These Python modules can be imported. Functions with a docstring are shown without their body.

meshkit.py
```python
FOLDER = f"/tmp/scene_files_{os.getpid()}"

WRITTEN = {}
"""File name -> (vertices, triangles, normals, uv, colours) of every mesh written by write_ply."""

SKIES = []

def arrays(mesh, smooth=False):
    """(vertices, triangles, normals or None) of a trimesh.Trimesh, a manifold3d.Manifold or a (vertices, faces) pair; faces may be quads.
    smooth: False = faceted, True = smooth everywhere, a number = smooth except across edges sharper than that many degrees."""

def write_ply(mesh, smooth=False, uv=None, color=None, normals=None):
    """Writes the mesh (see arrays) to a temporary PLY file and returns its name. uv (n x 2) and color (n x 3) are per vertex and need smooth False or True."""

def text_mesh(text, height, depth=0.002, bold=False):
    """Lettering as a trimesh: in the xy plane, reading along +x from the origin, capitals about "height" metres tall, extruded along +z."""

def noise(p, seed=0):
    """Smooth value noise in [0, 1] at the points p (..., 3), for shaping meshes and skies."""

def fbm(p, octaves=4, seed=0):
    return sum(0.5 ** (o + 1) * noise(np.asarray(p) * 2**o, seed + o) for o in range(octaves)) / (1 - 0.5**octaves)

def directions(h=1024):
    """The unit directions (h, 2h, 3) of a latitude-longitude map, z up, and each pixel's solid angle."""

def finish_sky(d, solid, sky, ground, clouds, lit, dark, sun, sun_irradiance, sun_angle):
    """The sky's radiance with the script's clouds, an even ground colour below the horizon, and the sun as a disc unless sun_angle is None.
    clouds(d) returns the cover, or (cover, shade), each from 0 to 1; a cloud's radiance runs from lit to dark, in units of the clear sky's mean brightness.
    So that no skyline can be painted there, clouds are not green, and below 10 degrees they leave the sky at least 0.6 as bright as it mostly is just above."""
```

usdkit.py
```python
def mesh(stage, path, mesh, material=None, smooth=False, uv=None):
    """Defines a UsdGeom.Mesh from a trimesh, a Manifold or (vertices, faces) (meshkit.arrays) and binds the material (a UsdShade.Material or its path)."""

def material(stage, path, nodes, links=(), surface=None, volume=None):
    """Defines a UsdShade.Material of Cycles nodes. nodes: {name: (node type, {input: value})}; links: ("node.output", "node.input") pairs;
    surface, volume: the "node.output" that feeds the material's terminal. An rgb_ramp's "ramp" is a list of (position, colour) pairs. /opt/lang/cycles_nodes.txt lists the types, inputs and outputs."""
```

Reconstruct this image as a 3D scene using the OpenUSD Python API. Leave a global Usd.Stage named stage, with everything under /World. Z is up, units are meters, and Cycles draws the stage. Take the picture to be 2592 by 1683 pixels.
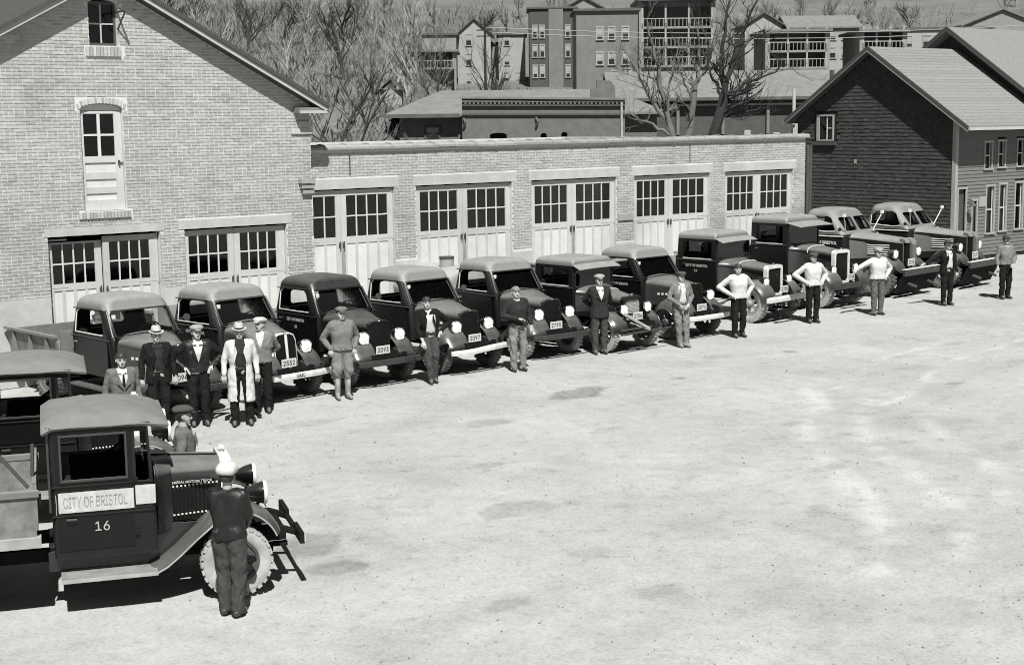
import math, random
import numpy as np, trimesh, usdkit, meshkit
import manifold3d as m3
from pxr import Usd, UsdGeom, UsdLux, UsdShade, Gf, Sdf, Vt

stage = Usd.Stage.CreateInMemory()
UsdGeom.SetStageUpAxis(stage, 'Z')
UsdGeom.Xform.Define(stage, '/World')
stage.SetDefaultPrim(stage.GetPrimAtPath('/World'))

# ---------------------------------------------------------------- camera, sky, sun
EYE = np.array([0, 0, 5.19])
YAW, PITCH, ROLL = math.radians(38.317), math.radians(8.111), math.radians(-0.719)
_fw = np.array([math.sin(YAW) * math.cos(PITCH), math.cos(YAW) * math.cos(PITCH), -math.sin(PITCH)])
_r = np.array([math.cos(YAW), -math.sin(YAW), 0])
_u = np.cross(_r, _fw)
_right = _r * math.cos(ROLL) + _u * math.sin(ROLL)
_up = np.cross(_right, _fw)
cam = UsdGeom.Camera.Define(stage, '/World/camera')
cam.AddTransformOp().Set(Gf.Matrix4d(*[float(a) for row in (_right, _up, -_fw, EYE) for a in (*row, 1.0 if row is EYE else 0.0)]))
cam.CreateHorizontalApertureAttr(36.0)
cam.CreateVerticalApertureAttr(36.0 * 664 / 1024)
cam.CreateFocalLengthAttr(52.5)
cam.CreateClippingRangeAttr(Gf.Vec2f(0.1, 5000))
cam.CreateExposureAttr(0.62)

SUN = np.array([-0.36, -0.64, 1.0]); SUN /= np.linalg.norm(SUN)
usdkit.material(stage, '/World/Looks/sky', {
    's': ('sky_texture', {'sky_type': 'single_scattering', 'sun_disc': False, 'sun_elevation': math.asin(SUN[2]), 'sun_rotation': math.atan2(SUN[0], SUN[1]), 'aerosol_density': .3, 'air_density': .8}),
    'g': ('separate_color', {'color_type': 'rgb'}), 'b': ('background_shader', {'strength': 0.05})},
    [('s.color', 'g.color'), ('g.r', 'b.color')], surface='b.background')
dome = UsdLux.DomeLight.Define(stage, '/World/sky')
UsdShade.MaterialBindingAPI.Apply(dome.GetPrim()).Bind(UsdShade.Material.Get(stage, '/World/Looks/sky'))
sun = UsdLux.DistantLight.Define(stage, '/World/sun')
sun.CreateIntensityAttr(1.25); sun.CreateAngleAttr(0.53); sun.CreateNormalizeAttr(True)
sun.CreateColorAttr(Gf.Vec3f(1.0, 0.99, 0.955))
_x = np.cross([0, 0, 1.0], SUN); _x /= np.linalg.norm(_x); _y = np.cross(SUN, _x)
sun.AddTransformOp().Set(Gf.Matrix4d(*[float(a) for row in (_x, _y, SUN) for a in (*row, 0.0)], 0, 0, 30, 1))

# ---------------------------------------------------------------- helpers
RNG = np.random.default_rng(7)
USED = {}
def numbered(parent, name):
    k = parent + '/' + name
    n = USED.get(k, -1) + 1
    USED[k] = n
    return k if n == 0 else '%s_%03d' % (k, n)

def tag(prim, **kw):
    for k, v in kw.items():
        if v: prim.SetCustomDataByKey({'cat': 'category'}.get(k, k), v)

def thing(name, label=None, cat=None, loc=(0, 0, 0), rotz=0.0, group=None, kind=None, scale=1.0):
    p = numbered('/World', name)
    x = UsdGeom.Xform.Define(stage, p)
    x.AddTranslateOp().Set(Gf.Vec3d(*map(float, loc)))
    if rotz: x.AddRotateZOp().Set(float(rotz))
    if scale != 1: x.AddScaleOp().Set(Gf.Vec3f(scale, scale, scale))
    tag(x.GetPrim(), label=label, cat=cat, group=group, kind=kind)
    return p

def join(ms):
    V, F, n = [], [], 0
    for m in ms:
        v, f, _ = meshkit.arrays(m)
        V.append(v); F.append(f + n); n += len(v)
    return np.vstack(V), np.vstack(F)

def part(parent, name, mesh, mat, smooth=False, label=None, kind=None, tone=None, cat=None, group=None):
    if isinstance(mesh, MB): mesh = mesh.get()
    elif isinstance(mesh, list): mesh = join(mesh)
    p = numbered(parent, name)
    m = usdkit.mesh(stage, p, mesh, '/World/Looks/' + mat, smooth)
    tag(m.GetPrim(), label=label, kind=kind, cat=cat, group=group)
    if tone is not None:
        t = np.asarray(tone, np.float32)
        UsdGeom.PrimvarsAPI(m).CreatePrimvar('tone', Sdf.ValueTypeNames.Color3fArray, 'vertex').Set(Vt.Vec3fArray.FromNumpy(np.repeat(t[:, None], 3, 1)))
    return p

def rotm(ax, deg):
    return trimesh.transformations.rotation_matrix(math.radians(deg), {'x': [1, 0, 0], 'y': [0, 1, 0], 'z': [0, 0, 1]}[ax])

BOXF = np.array([[0, 2, 1], [0, 3, 2], [4, 5, 6], [4, 6, 7], [0, 1, 5], [0, 5, 4], [1, 2, 6], [1, 6, 5], [2, 3, 7], [2, 7, 6], [3, 0, 4], [3, 4, 7]])
def boxv(x0, x1, y0, y1, z0, z1):
    return np.array([[x0, y0, z0], [x1, y0, z0], [x1, y1, z0], [x0, y1, z0], [x0, y0, z1], [x1, y0, z1], [x1, y1, z1], [x0, y1, z1]], float)

class MB:
    def __init__(s): s.V, s.F, s.T, s.n = [], [], [], 0
    def raw(s, v, f, tone=1.0, M=None):
        v = np.asarray(v, float)
        if M is not None: v = v @ M[:3, :3].T + M[:3, 3]
        s.V.append(v); s.F.append(np.asarray(f) + s.n); s.T.append(np.full(len(v), tone)); s.n += len(v)
        return s
    def box(s, x0, x1, y0, y1, z0, z1, tone=1.0, M=None): return s.raw(boxv(x0, x1, y0, y1, z0, z1), BOXF, tone, M)
    def add(s, m, M=None, tone=1.0):
        v, f, _ = meshkit.arrays(m)
        return s.raw(v, f, tone, M)
    def tube(s, pts, rad, n=8, tone=1.0, caps=True):
        v, f = tube(pts, rad, n, caps)
        return s.raw(v, f, tone)
    def get(s): return np.vstack(s.V), np.vstack(s.F)
    def tone(s): return np.concatenate(s.T)

def tube(pts, rad, n=8, caps=True):
    P = np.asarray(pts, float); k = len(P)
    R = np.full(k, rad, float) if np.ndim(rad) == 0 else np.asarray(rad, float)
    T = np.gradient(P, axis=0) if k > 2 else np.repeat([P[1] - P[0]], 2, 0)
    T /= np.linalg.norm(T, axis=1, keepdims=True) + 1e-9
    a = np.array([0, 0, 1.0]) if abs(T[0][2]) < .9 else np.array([1.0, 0, 0])
    V = []
    ang = np.arange(n) * 2 * np.pi / n
    for i in range(k):
        b = np.cross(T[i], a); b /= np.linalg.norm(b) + 1e-9
        a = np.cross(b, T[i])
        V.append(P[i] + R[i] * (np.cos(ang)[:, None] * a + np.sin(ang)[:, None] * b))
    V = np.vstack(V); F = []
    for i in range(k - 1):
        for j in range(n):
            p, q = i * n + j, i * n + (j + 1) % n
            F += [[p, p + n, q], [q, p + n, q + n]]
    if caps:
        V = np.vstack([V, P[0], P[-1]]); c = len(V) - 2
        for j in range(n):
            F += [[c, j, (j + 1) % n], [c + 1, (k - 1) * n + (j + 1) % n, (k - 1) * n + j]]
    return V, np.array(F)

def loft(rings, closed=True, caps=True):
    """rings: list of (n,3) loops"""
    k, n = len(rings), len(rings[0])
    V = np.vstack(rings); F = []
    for i in range(k - 1):
        for j in range(n if closed else n - 1):
            p, q = i * n + j, i * n + (j + 1) % n
            F += [[p, q, q + n], [p, q + n, p + n]]
    if caps and closed:
        for r0, fl in ((0, 1), (k - 1, 0)):
            V = np.vstack([V, V[r0 * n:(r0 + 1) * n].mean(0)]); c = len(V) - 1
            for j in range(n):
                a, b = r0 * n + j, r0 * n + (j + 1) % n
                F.append([c, b, a] if fl else [c, a, b])
    return V, np.array(F)

def grid_shell(P, t):
    """closed thin shell from a grid of points P (a,b,3): offset by t along normals"""
    a, b = P.shape[:2]
    du = np.gradient(P, axis=0); dv = np.gradient(P, axis=1)
    N = np.cross(du, dv); N /= np.linalg.norm(N, axis=2, keepdims=True) + 1e-9
    Q = P + N * t
    V = np.vstack([P.reshape(-1, 3), Q.reshape(-1, 3)]); F = []; o = a * b
    ix = lambda i, j: i * b + j
    for i in range(a - 1):
        for j in range(b - 1):
            p, q, r, s_ = ix(i, j), ix(i + 1, j), ix(i + 1, j + 1), ix(i, j + 1)
            F += [[p, r, q], [p, s_, r], [o + p, o + q, o + r], [o + p, o + r, o + s_]]
    bd = [ix(i, 0) for i in range(a)] + [ix(a - 1, j) for j in range(1, b)] + [ix(i, b - 1) for i in range(a - 2, -1, -1)] + [ix(0, j) for j in range(b - 2, 0, -1)]
    for p, q in zip(bd, bd[1:] + bd[:1]): F += [[p, q, o + q], [p, o + q, o + p]]
    return V, np.array(F)

def lathe(prof, n=24, axis='y'):
    """closed profile of (r, h) spun about the axis"""
    V, F = [], []; k = len(prof)
    for i in range(n):
        t = 2 * np.pi * i / n
        for r, h in prof:
            V.append({'y': (r * math.cos(t), h, r * math.sin(t)), 'x': (h, r * math.cos(t), r * math.sin(t)), 'z': (r * math.cos(t), r * math.sin(t), h)}[axis])
    for i in range(n):
        for j in range(k):
            p, q = i * k + j, i * k + (j + 1) % k
            r_, s_ = ((i + 1) % n) * k + j, ((i + 1) % n) * k + (j + 1) % k
            F += [[p, q, s_], [p, s_, r_]] if axis == 'y' else [[p, s_, q], [p, r_, s_]]
    return np.array(V, float), np.array(F)

def hull(pts): return m3.Manifold.hull_points(np.asarray(pts, float))
def prism(poly, axis, lo, hi):
    """extrude a 2-D polygon: axis 'y' -> (x,z), 'x' -> (y,z), 'z' -> (x,y)"""
    cs = m3.CrossSection([np.asarray(poly, float)], m3.FillRule.NonZero)
    m = cs.extrude(hi - lo).translate((0, 0, lo))
    M = {'z': np.eye(4), 'y': np.array([[1, 0, 0, 0], [0, 0, 1, 0], [0, 1, 0, 0]], float), 'x': np.array([[0, 0, 1, 0], [1, 0, 0, 0], [0, 1, 0, 0]], float)}[axis][:3, :4]
    return m.transform(M)
def rrect(x0, x1, y0, y1, r, n=4):
    P = []
    for cx, cy, a0 in ((x1 - r, y0 + r, -90), (x1 - r, y1 - r, 0), (x0 + r, y1 - r, 90), (x0 + r, y0 + r, 180)):
        for i in range(n + 1):
            a = math.radians(a0 + 90 * i / n); P.append((cx + r * math.cos(a), cy + r * math.sin(a)))
    return P

def lettering(text, h, plane, at, width=None, depth=0.004, bold=True):
    """plane 'side': on a right-hand flank (normal -y); 'front': on a front (normal +x)"""
    m = meshkit.text_mesh(text, h, depth, bold)
    v = np.array(m.vertices)
    c = (v.min(0) + v.max(0)) / 2; v[:, :2] -= c[:2]
    if width: v[:, 0] *= width / np.ptp(v[:, 0])
    x, y, z = v.T
    V = {'side': np.stack([x, -z, y], 1), 'front': np.stack([z, x, y], 1)}[plane]
    return V + np.asarray(at, float), np.array(m.faces)

def mat(name, g, rough=.7, var=.12, scale=6, bump=0, bscale=40, bdist=.01, metal=0, spec=.5, coat=0, dust=0, dustg=.27, tone=False, warm=1.0, detail=5, stretch=None, rand=0, crough=.08, stain=0):
    c = lambda x: (min(x, .95), min(x, .95), min(x * .985, .95))
    N = {'tc': ('texture_coordinate', {}), 'n': ('noise_texture', {'scale': scale, 'detail': detail, 'roughness': .62}),
         'r': ('rgb_ramp', {'ramp': [(.28, c(g * (1 - var))), (.72, c(g * (1 + var)))]}),
         'p': ('principled_bsdf', {'roughness': rough, 'metallic': metal, 'specular_ior_level': spec, 'coat_weight': coat, 'coat_roughness': crough})}
    L = [('n.fac', 'r.fac')]
    src = 'tc.object'
    if stretch:
        N['mp'] = ('mapping', {'mapping_type': 'point', 'scale': stretch}); L.append(('tc.object', 'mp.vector')); src = 'mp.vector'
    L.append((src, 'n.vector'))
    col = 'r.color'
    if tone:
        N['at'] = ('attribute', {'attribute': 'tone'}); N['mt'] = ('mix', {'mix_type': 'multiply', 'fac': 1.0})
        L += [(col, 'mt.color1'), ('at.color', 'mt.color2')]; col = 'mt.color'
    if stain:
        N['ns'] = ('noise_texture', {'scale': .55, 'detail': 6, 'roughness': .65}); N['rs'] = ('rgb_ramp', {'ramp': [(.3, (1 - stain,) * 3), (.5, (1.0,) * 3), (.75, (1 + stain * .35,) * 3)]}); N['ms'] = ('mix', {'mix_type': 'multiply', 'fac': 1.0})
        L += [('tc.object', 'ns.vector'), ('ns.fac', 'rs.fac'), (col, 'ms.color1'), ('rs.color', 'ms.color2')]; col = 'ms.color'
    if rand:
        N['oi'] = ('object_info', {}); N['rr'] = ('rgb_ramp', {'ramp': [(0, (1 - rand,) * 3), (1, (1 + rand,) * 3)]}); N['mr'] = ('mix', {'mix_type': 'multiply', 'fac': 1.0})
        L += [('oi.random', 'rr.fac'), (col, 'mr.color1'), ('rr.color', 'mr.color2')]; col = 'mr.color'
    if dust:
        N['ge'] = ('geometry', {}); N['sx'] = ('separate_xyz', {}); N['mr1'] = ('map_range', {'from_min': .25, 'from_max': .95, 'to_min': 0, 'to_max': dust, 'clamp': True})
        N['n2'] = ('noise_texture', {'scale': 5, 'detail': 4}); N['m2'] = ('math', {'math_type': 'multiply'}); N['r2'] = ('map_range', {'from_min': .3, 'from_max': .7, 'to_min': .65, 'to_max': 1.1, 'clamp': True})
        N['md'] = ('mix', {'mix_type': 'mix', 'color2': c(dustg)})
        L += [('ge.normal', 'sx.vector'), ('sx.z', 'mr1.value'), ('tc.object', 'n2.vector'), ('n2.fac', 'r2.value'), ('mr1.result', 'm2.value1'), ('r2.result', 'm2.value2'), ('m2.value', 'md.fac'), (col, 'md.color1')]
        col = 'md.color'
        N['mrr'] = ('map_range', {'from_min': 0, 'from_max': 1, 'to_min': rough, 'to_max': max(rough, .6)}); L += [('m2.value', 'mrr.value'), ('mrr.result', 'p.roughness')]
    L.append((col, 'p.base_color'))
    if bump:
        N['nb'] = ('noise_texture', {'scale': bscale, 'detail': 4}); N['bu'] = ('bump', {'strength': bump, 'distance': bdist})
        L += [(src, 'nb.vector'), ('nb.fac', 'bu.height'), ('bu.normal', 'p.normal')]
    usdkit.material(stage, '/World/Looks/' + name, N, L, surface='p.BSDF')

def glass(name, tint=.9, rough=.02, ior=1.5, haze=0):
    N = {'t': ('transparent_bsdf', {'color': (tint,) * 3}), 'g': ('glossy_bsdf', {'color': (.9,) * 3, 'roughness': rough}), 'f': ('fresnel', {'IOR': ior}), 'm': ('mix_closure', {})}
    L = [('f.fac', 'm.fac'), ('t.BSDF', 'm.closure1'), ('g.BSDF', 'm.closure2')]
    out = 'm.closure'
    usdkit.material(stage, '/World/Looks/' + name, N, L, surface=out)

# materials (real surface tones; the photograph is black and white)
mat('brick', .365, .85, .2, 30, tone=True, bump=.25, bscale=120, stain=.22)
mat('mortar', .52, .9, .1, 4, bump=.2, bscale=60, stain=.22)
mat('concrete', .38, .85, .12, 3, bump=.15, bscale=25, stain=.18)
mat('door_paint', .43, .6, .09, 5, bump=.08, bscale=30, stretch=(6, 6, 1), rand=.06, stain=.18)
mat('door_panel', .54, .6, .06, 4, rand=.05, stain=.18)
mat('old_wood', .24, .8, .35, 9, bump=.3, bscale=30, stretch=(8, 8, 1))
mat('iron', .05, .6, .3, 20)
mat('tile_coping', .24, .7, .15, 5, rand=.1)
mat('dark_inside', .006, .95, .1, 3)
mat('fascia', .38, .6, .1, 5)
mat('soffit', .16, .8, .15, 5)
mat('dark_roof', .05, .9, .3, 7, bump=.3, bscale=40)
mat('shingle', .036, .9, .3, 14, tone=True, bump=.3, bscale=60, stretch=(1, 3, .5))
mat('clapboard', .12, .7, .12, 6, rand=.08)
mat('trim', .27, .6, .1, 6)
mat('roof_shingle', .18, .9, .15, 8, rand=.07, bump=.25, bscale=50)
mat('grey_trim', .2, .7, .1, 5)
mat('dark_trim', .05, .7, .2, 6)
mat('sash_white', .52, .5, .06, 6)
glass('window_glass', .3)
glass('sky_glass', .5, .04, 3.2)
glass('clear_glass', .85)
# ---------------------------------------------------------------- ground
def ground_material():
    N = {'tc': ('texture_coordinate', {}), 'a': ('noise_texture', {'scale': .35, 'detail': 6, 'roughness': .6}), 'b': ('noise_texture', {'scale': 3.2, 'detail': 6, 'roughness': .7}), 'f': ('noise_texture', {'scale': 24, 'detail': 5, 'roughness': .7}),
         'v': ('voronoi_texture', {'scale': 9, 'randomness': 1.0}), 'vr': ('rgb_ramp', {'ramp': [(0, (.62,) * 3), (.08, (.82,) * 3), (.24, (1, 1, 1))]}),
         'ra': ('rgb_ramp', {'ramp': [(.3, (.31, .31, .305)), (.55, (.36, .36, .352)), (.75, (.4, .4, .392))]}),
         'rb': ('rgb_ramp', {'ramp': [(.3, (.74,) * 3), (.42, (.95,) * 3), (.7, (1.08,) * 3)]}), 'rf': ('rgb_ramp', {'ramp': [(.3, (.78,) * 3), (.55, (1.04,) * 3)]}),
         'm1': ('mix', {'mix_type': 'multiply', 'fac': 1.0}), 'm2': ('mix', {'mix_type': 'multiply', 'fac': 1.0}), 'm3': ('mix', {'mix_type': 'multiply', 'fac': 1.0}), 'm4': ('mix', {'mix_type': 'multiply', 'fac': .55}),
         'at': ('attribute', {'attribute': 'tone'}), 'bu': ('bump', {'strength': .35, 'distance': .012}), 'bm': ('math', {'math_type': 'add'}), 'p': ('principled_bsdf', {'roughness': .95, 'specular_ior_level': .2})}
    L = [('tc.object', n + '.vector') for n in 'abfv'] + [('a.fac', 'ra.fac'), ('b.fac', 'rb.fac'), ('f.fac', 'rf.fac'), ('v.distance', 'vr.fac'), ('ra.color', 'm1.color1'), ('rb.color', 'm1.color2'), ('m1.color', 'm2.color1'), ('rf.color', 'm2.color2'),
         ('m2.color', 'm3.color1'), ('at.color', 'm3.color2'), ('m3.color', 'm4.color1'), ('vr.color', 'm4.color2'), ('m4.color', 'p.base_color'), ('b.fac', 'bm.value1'), ('f.fac', 'bm.value2'), ('bm.value', 'bu.height'), ('bu.normal', 'p.normal')]
    usdkit.material(stage, '/World/Looks/yard_dirt', N, L, surface='p.BSDF')
ground_material()
mat('far_ground', .22, .95, .3, .15, bump=.3, bscale=2, detail=7)

# yard: fine grid near the camera's view (relief, oil stains, pale tyre scuffs), one coarse sheet beyond it
def yard():
    xs = np.arange(3.0, 47.0, .08); ys = np.arange(5.5, 30.0, .08)
    X, Y = np.meshgrid(xs, ys, indexing='ij')
    P = np.stack([X, Y, np.zeros_like(X)], -1)
    Z = .018 * (meshkit.fbm(P * .7, 3, 3) - .5) + .012 * (meshkit.fbm(P * 3.1, 3, 5) - .5)
    T = np.ones_like(X)
    fine = np.clip((meshkit.fbm(P * 9, 3, 77) - .3) * 2.2, 0, 1)
    wob = .45 * (meshkit.fbm(P * 3.5, 3, 11) - .5)
    for (x, y, a, b, deg, k) in STAINS:
        c, s = math.cos(math.radians(deg)), math.sin(math.radians(deg))
        u, v = ((X - x) * c + (Y - y) * s) / a, (-(X - x) * s + (Y - y) * c) / b
        d = np.sqrt(u * u + v * v) + wob * 1.6
        T *= 1 - k * .75 * np.clip((1.1 - d) / .22, 0, 1) * (.7 + .6 * fine)
    sc = np.zeros_like(X)
    for (x0, y0, x1, y1, w) in SCUFFS:
        L = math.hypot(x1 - x0, y1 - y0); tx, ty = (x1 - x0) / L, (y1 - y0) / L
        u = (X - x0) * tx + (Y - y0) * ty; v = -(X - x0) * ty + (Y - y0) * tx + .25 * np.sin(u * .8)
        q = np.clip(1 - np.abs(v) / w, 0, 1) * np.clip(u / .6, 0, 1) * np.clip((L - u) / .6, 0, 1)
        sc = np.maximum(sc, q * np.clip((meshkit.fbm(P * np.array([2.2, 2.2, 1]), 3, 21) - .35) * 4, 0, 1))
    T = T * (1 + .24 * sc) * (1 - .10 * np.clip((meshkit.fbm(P * .9, 4, 31) - .55) * 6, 0, 1))
    P[..., 2] = Z - .015
    a, b = X.shape
    i = np.arange(a * b).reshape(a, b)
    F = np.concatenate([np.stack([i[:-1, :-1], i[1:, :-1], i[1:, 1:]], -1).reshape(-1, 3), np.stack([i[:-1, :-1], i[1:, 1:], i[:-1, 1:]], -1).reshape(-1, 3)])
    return P.reshape(-1, 3), F, T.ravel(), (xs[0], xs[-1], ys[0], ys[-1])
STAINS = [(18.4, 21.3, .75, .38, 10, .5), (15.4, 20.2, .5, .28, 0, .3), (21.0, 21.2, .22, .13, 0, .4), (23.6, 22.6, .5, .2, 5, .25), (12.2, 15.4, .55, .35, -10, .3), (9.15, 15.7, .55, .45, 20, .35), (8.9, 14.7, .4, .25, 0, .4),
          (25.3, 22.0, .16, .16, 0, .5), (24.6, 17.2, .25, .14, 0, .35), (13.0, 22.3, .7, .22, 0, .2), (20.5, 13.2, .5, .18, 15, .2), (15.2, 12.7, .35, .2, 30, .25), (11.2, 11.6, .35, .2, 0, .25), (22.0, 10.4, .5, .35, 0, .6), (22.9, 11.6, .4, .25, 0, .45),
          (17.2, 14.2, .4, .14, 0, .2), (13.4, 17.7, .3, .16, 0, .25), (9.6, 12.3, .3, .15, 0, .25), (27.5, 16.4, .5, .2, 0, .2), (11.6, 13.2, .3, .2, 0, .2), (16.6, 18.4, .45, .16, 0, .2), (19.3, 16.7, .3, .12, 0, .22), (28.8, 20.3, .6, .2, 0, .18)]
SCUFFS = [(20.5, 18.0, 30.0, 21.0, .16), (20.8, 16.6, 31.0, 20.0, .16), (18.2, 10.5, 23.8, 14.5, .14), (19.6, 10.5, 25.2, 14.6, .14), (14.3, 11.0, 22.0, 19.0, .35), (15.6, 11.2, 22.8, 18.2, .3), (17.0, 11.0, 22.0, 15.8, .25), (13.2, 10.2, 17.5, 14.0, .3), (14.4, 10.0, 17.8, 12.8, .25)]
def build_ground():
    g = thing('ground', kind='structure')
    V, F, T, (x0, x1, y0, y1) = yard()
    part(g, 'yard', (V, F), 'yard_dirt', smooth=True, tone=T)
    m = MB()
    z = -.02
    for (a, b, c, d) in ((-60, x0, -40, 60), (x1, 140, -40, 60), (x0, x1, -40, y0), (x0, x1, y1, 60)):
        m.raw([[a, c, z], [b, c, z], [b, d, z], [a, d, z]], [[0, 1, 2], [0, 2, 3]])
    part(g, 'yard_surround', m, 'yard_dirt', tone=m.tone())
    m = MB(); z = -.3
    m.raw([[-1500, -1500, z], [1500, -1500, z], [1500, 1500, z], [-1500, 1500, z]], [[0, 1, 2], [0, 2, 3]])
    part(g, 'plain', m, 'far_ground')
build_ground()
def pebbles():
    rg = np.random.default_rng(40); m = MB()
    o = np.array([[1, 0, 0], [-1, 0, 0], [0, 1, 0], [0, -1, 0], [0, 0, 1], [0, 0, -1]], float); f = np.array([[0, 2, 4], [2, 1, 4], [1, 3, 4], [3, 0, 4], [2, 0, 5], [1, 2, 5], [3, 1, 5], [0, 3, 5]])
    for k in range(2600):
        D = 12 + 36 * rg.random() ** 1.2; X = rg.uniform(-.3, .36) * D; p = _r * X + np.array([math.sin(YAW), math.cos(YAW), 0]) * D
        if p[1] > 23.2 or p[0] < 7: continue
        r = rg.uniform(.005, .015) * (1.7 if rg.random() < .06 else 1)
        m.raw(o * rg.uniform(.6, 1.2, 3) * r + [p[0], p[1], -.012 + r * .5], f)
    part('/World', 'pebbles', m, 'pebble', kind='stuff', label='small stones and clods scattered over the yard', cat='stones')
mat('pebble', .24, .95, .4, 3, rand=.1)
pebbles()

# ---------------------------------------------------------------- brickwork
CO, BL = .069, .2155
def subtract(iv, cuts):
    for a, b in cuts:
        nv = []
        for p, q in iv:
            if b <= p or a >= q: nv.append((p, q))
            else:
                if a > p: nv.append((p, a))
                if b < q: nv.append((b, q))
        iv = nv
    return iv
def bricks(z0, z1, span, cuts, seed, joint=.016):
    """list of bricks (x0,x1,z0,z1,tone): span(z) -> (xa,xb); cuts: (x0,x1,z0,z1)"""
    rg = np.random.default_rng(seed); out = []
    n = int((z1 - z0) / CO)
    for k in range(n):
        za = z0 + k * CO; zm = za + CO / 2
        xa, xb = span(zm + .03)
        if xb - xa < .1: continue
        iv = subtract([(xa, xb)], [(c[0], c[1]) for c in cuts if c[2] - .03 < zm < c[3] + .03])
        L = BL / 2 if k % 6 == 5 else BL
        off = (k % 2) * BL / 2 + rg.uniform(-.01, .01)
        for p, q in iv:
            j = math.floor((p - off) / L)
            while off + j * L < q:
                a, b = max(p, off + j * L + joint / 2), min(q, off + (j + 1) * L - joint / 2)
                j += 1
                if b - a > .03:
                    out.append((a + rg.uniform(-.002, .002), b + rg.uniform(-.002, .002), za + joint / 2 + rg.uniform(-.002, .002), za + CO - joint / 2, float(np.clip(rg.normal(.95, .075), .7, 1.2))))
    return out
def lay(parent, bl, origin, most=300, front=-.008):
    """bricks on a wall facing -y at local y=0; the nearest ones are parts of their own"""
    o = np.asarray(origin)
    bl = sorted(bl, key=lambda t: (t[0] + o[0]) ** 2 + o[1] ** 2 + (t[2] - 5) ** 2)
    vis = [t for t in bl if t[0] + o[0] > 10.7 and t[2] > 1.9][:most]
    ids = set(map(id, vis)); rest = MB()
    f = np.array([[0, 1, 5], [0, 5, 4], [1, 2, 6], [1, 6, 5], [3, 0, 4], [3, 4, 7], [4, 5, 6], [4, 6, 7], [0, 2, 1], [0, 3, 2]])
    for t in bl:
        d = front - random.Random(int(t[0] * 1e4) + int(t[2] * 1e6)).uniform(0, .004)
        v = boxv(t[0], t[1], d, .01, t[2], t[3])
        if id(t) in ids: part(parent, 'brick', (v, f), 'brick', tone=np.full(8, t[4]))
        else: rest.raw(v, f, t[4])
    part(parent, 'brickwork', rest, 'brick', tone=rest.tone(), kind='stuff')

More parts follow.
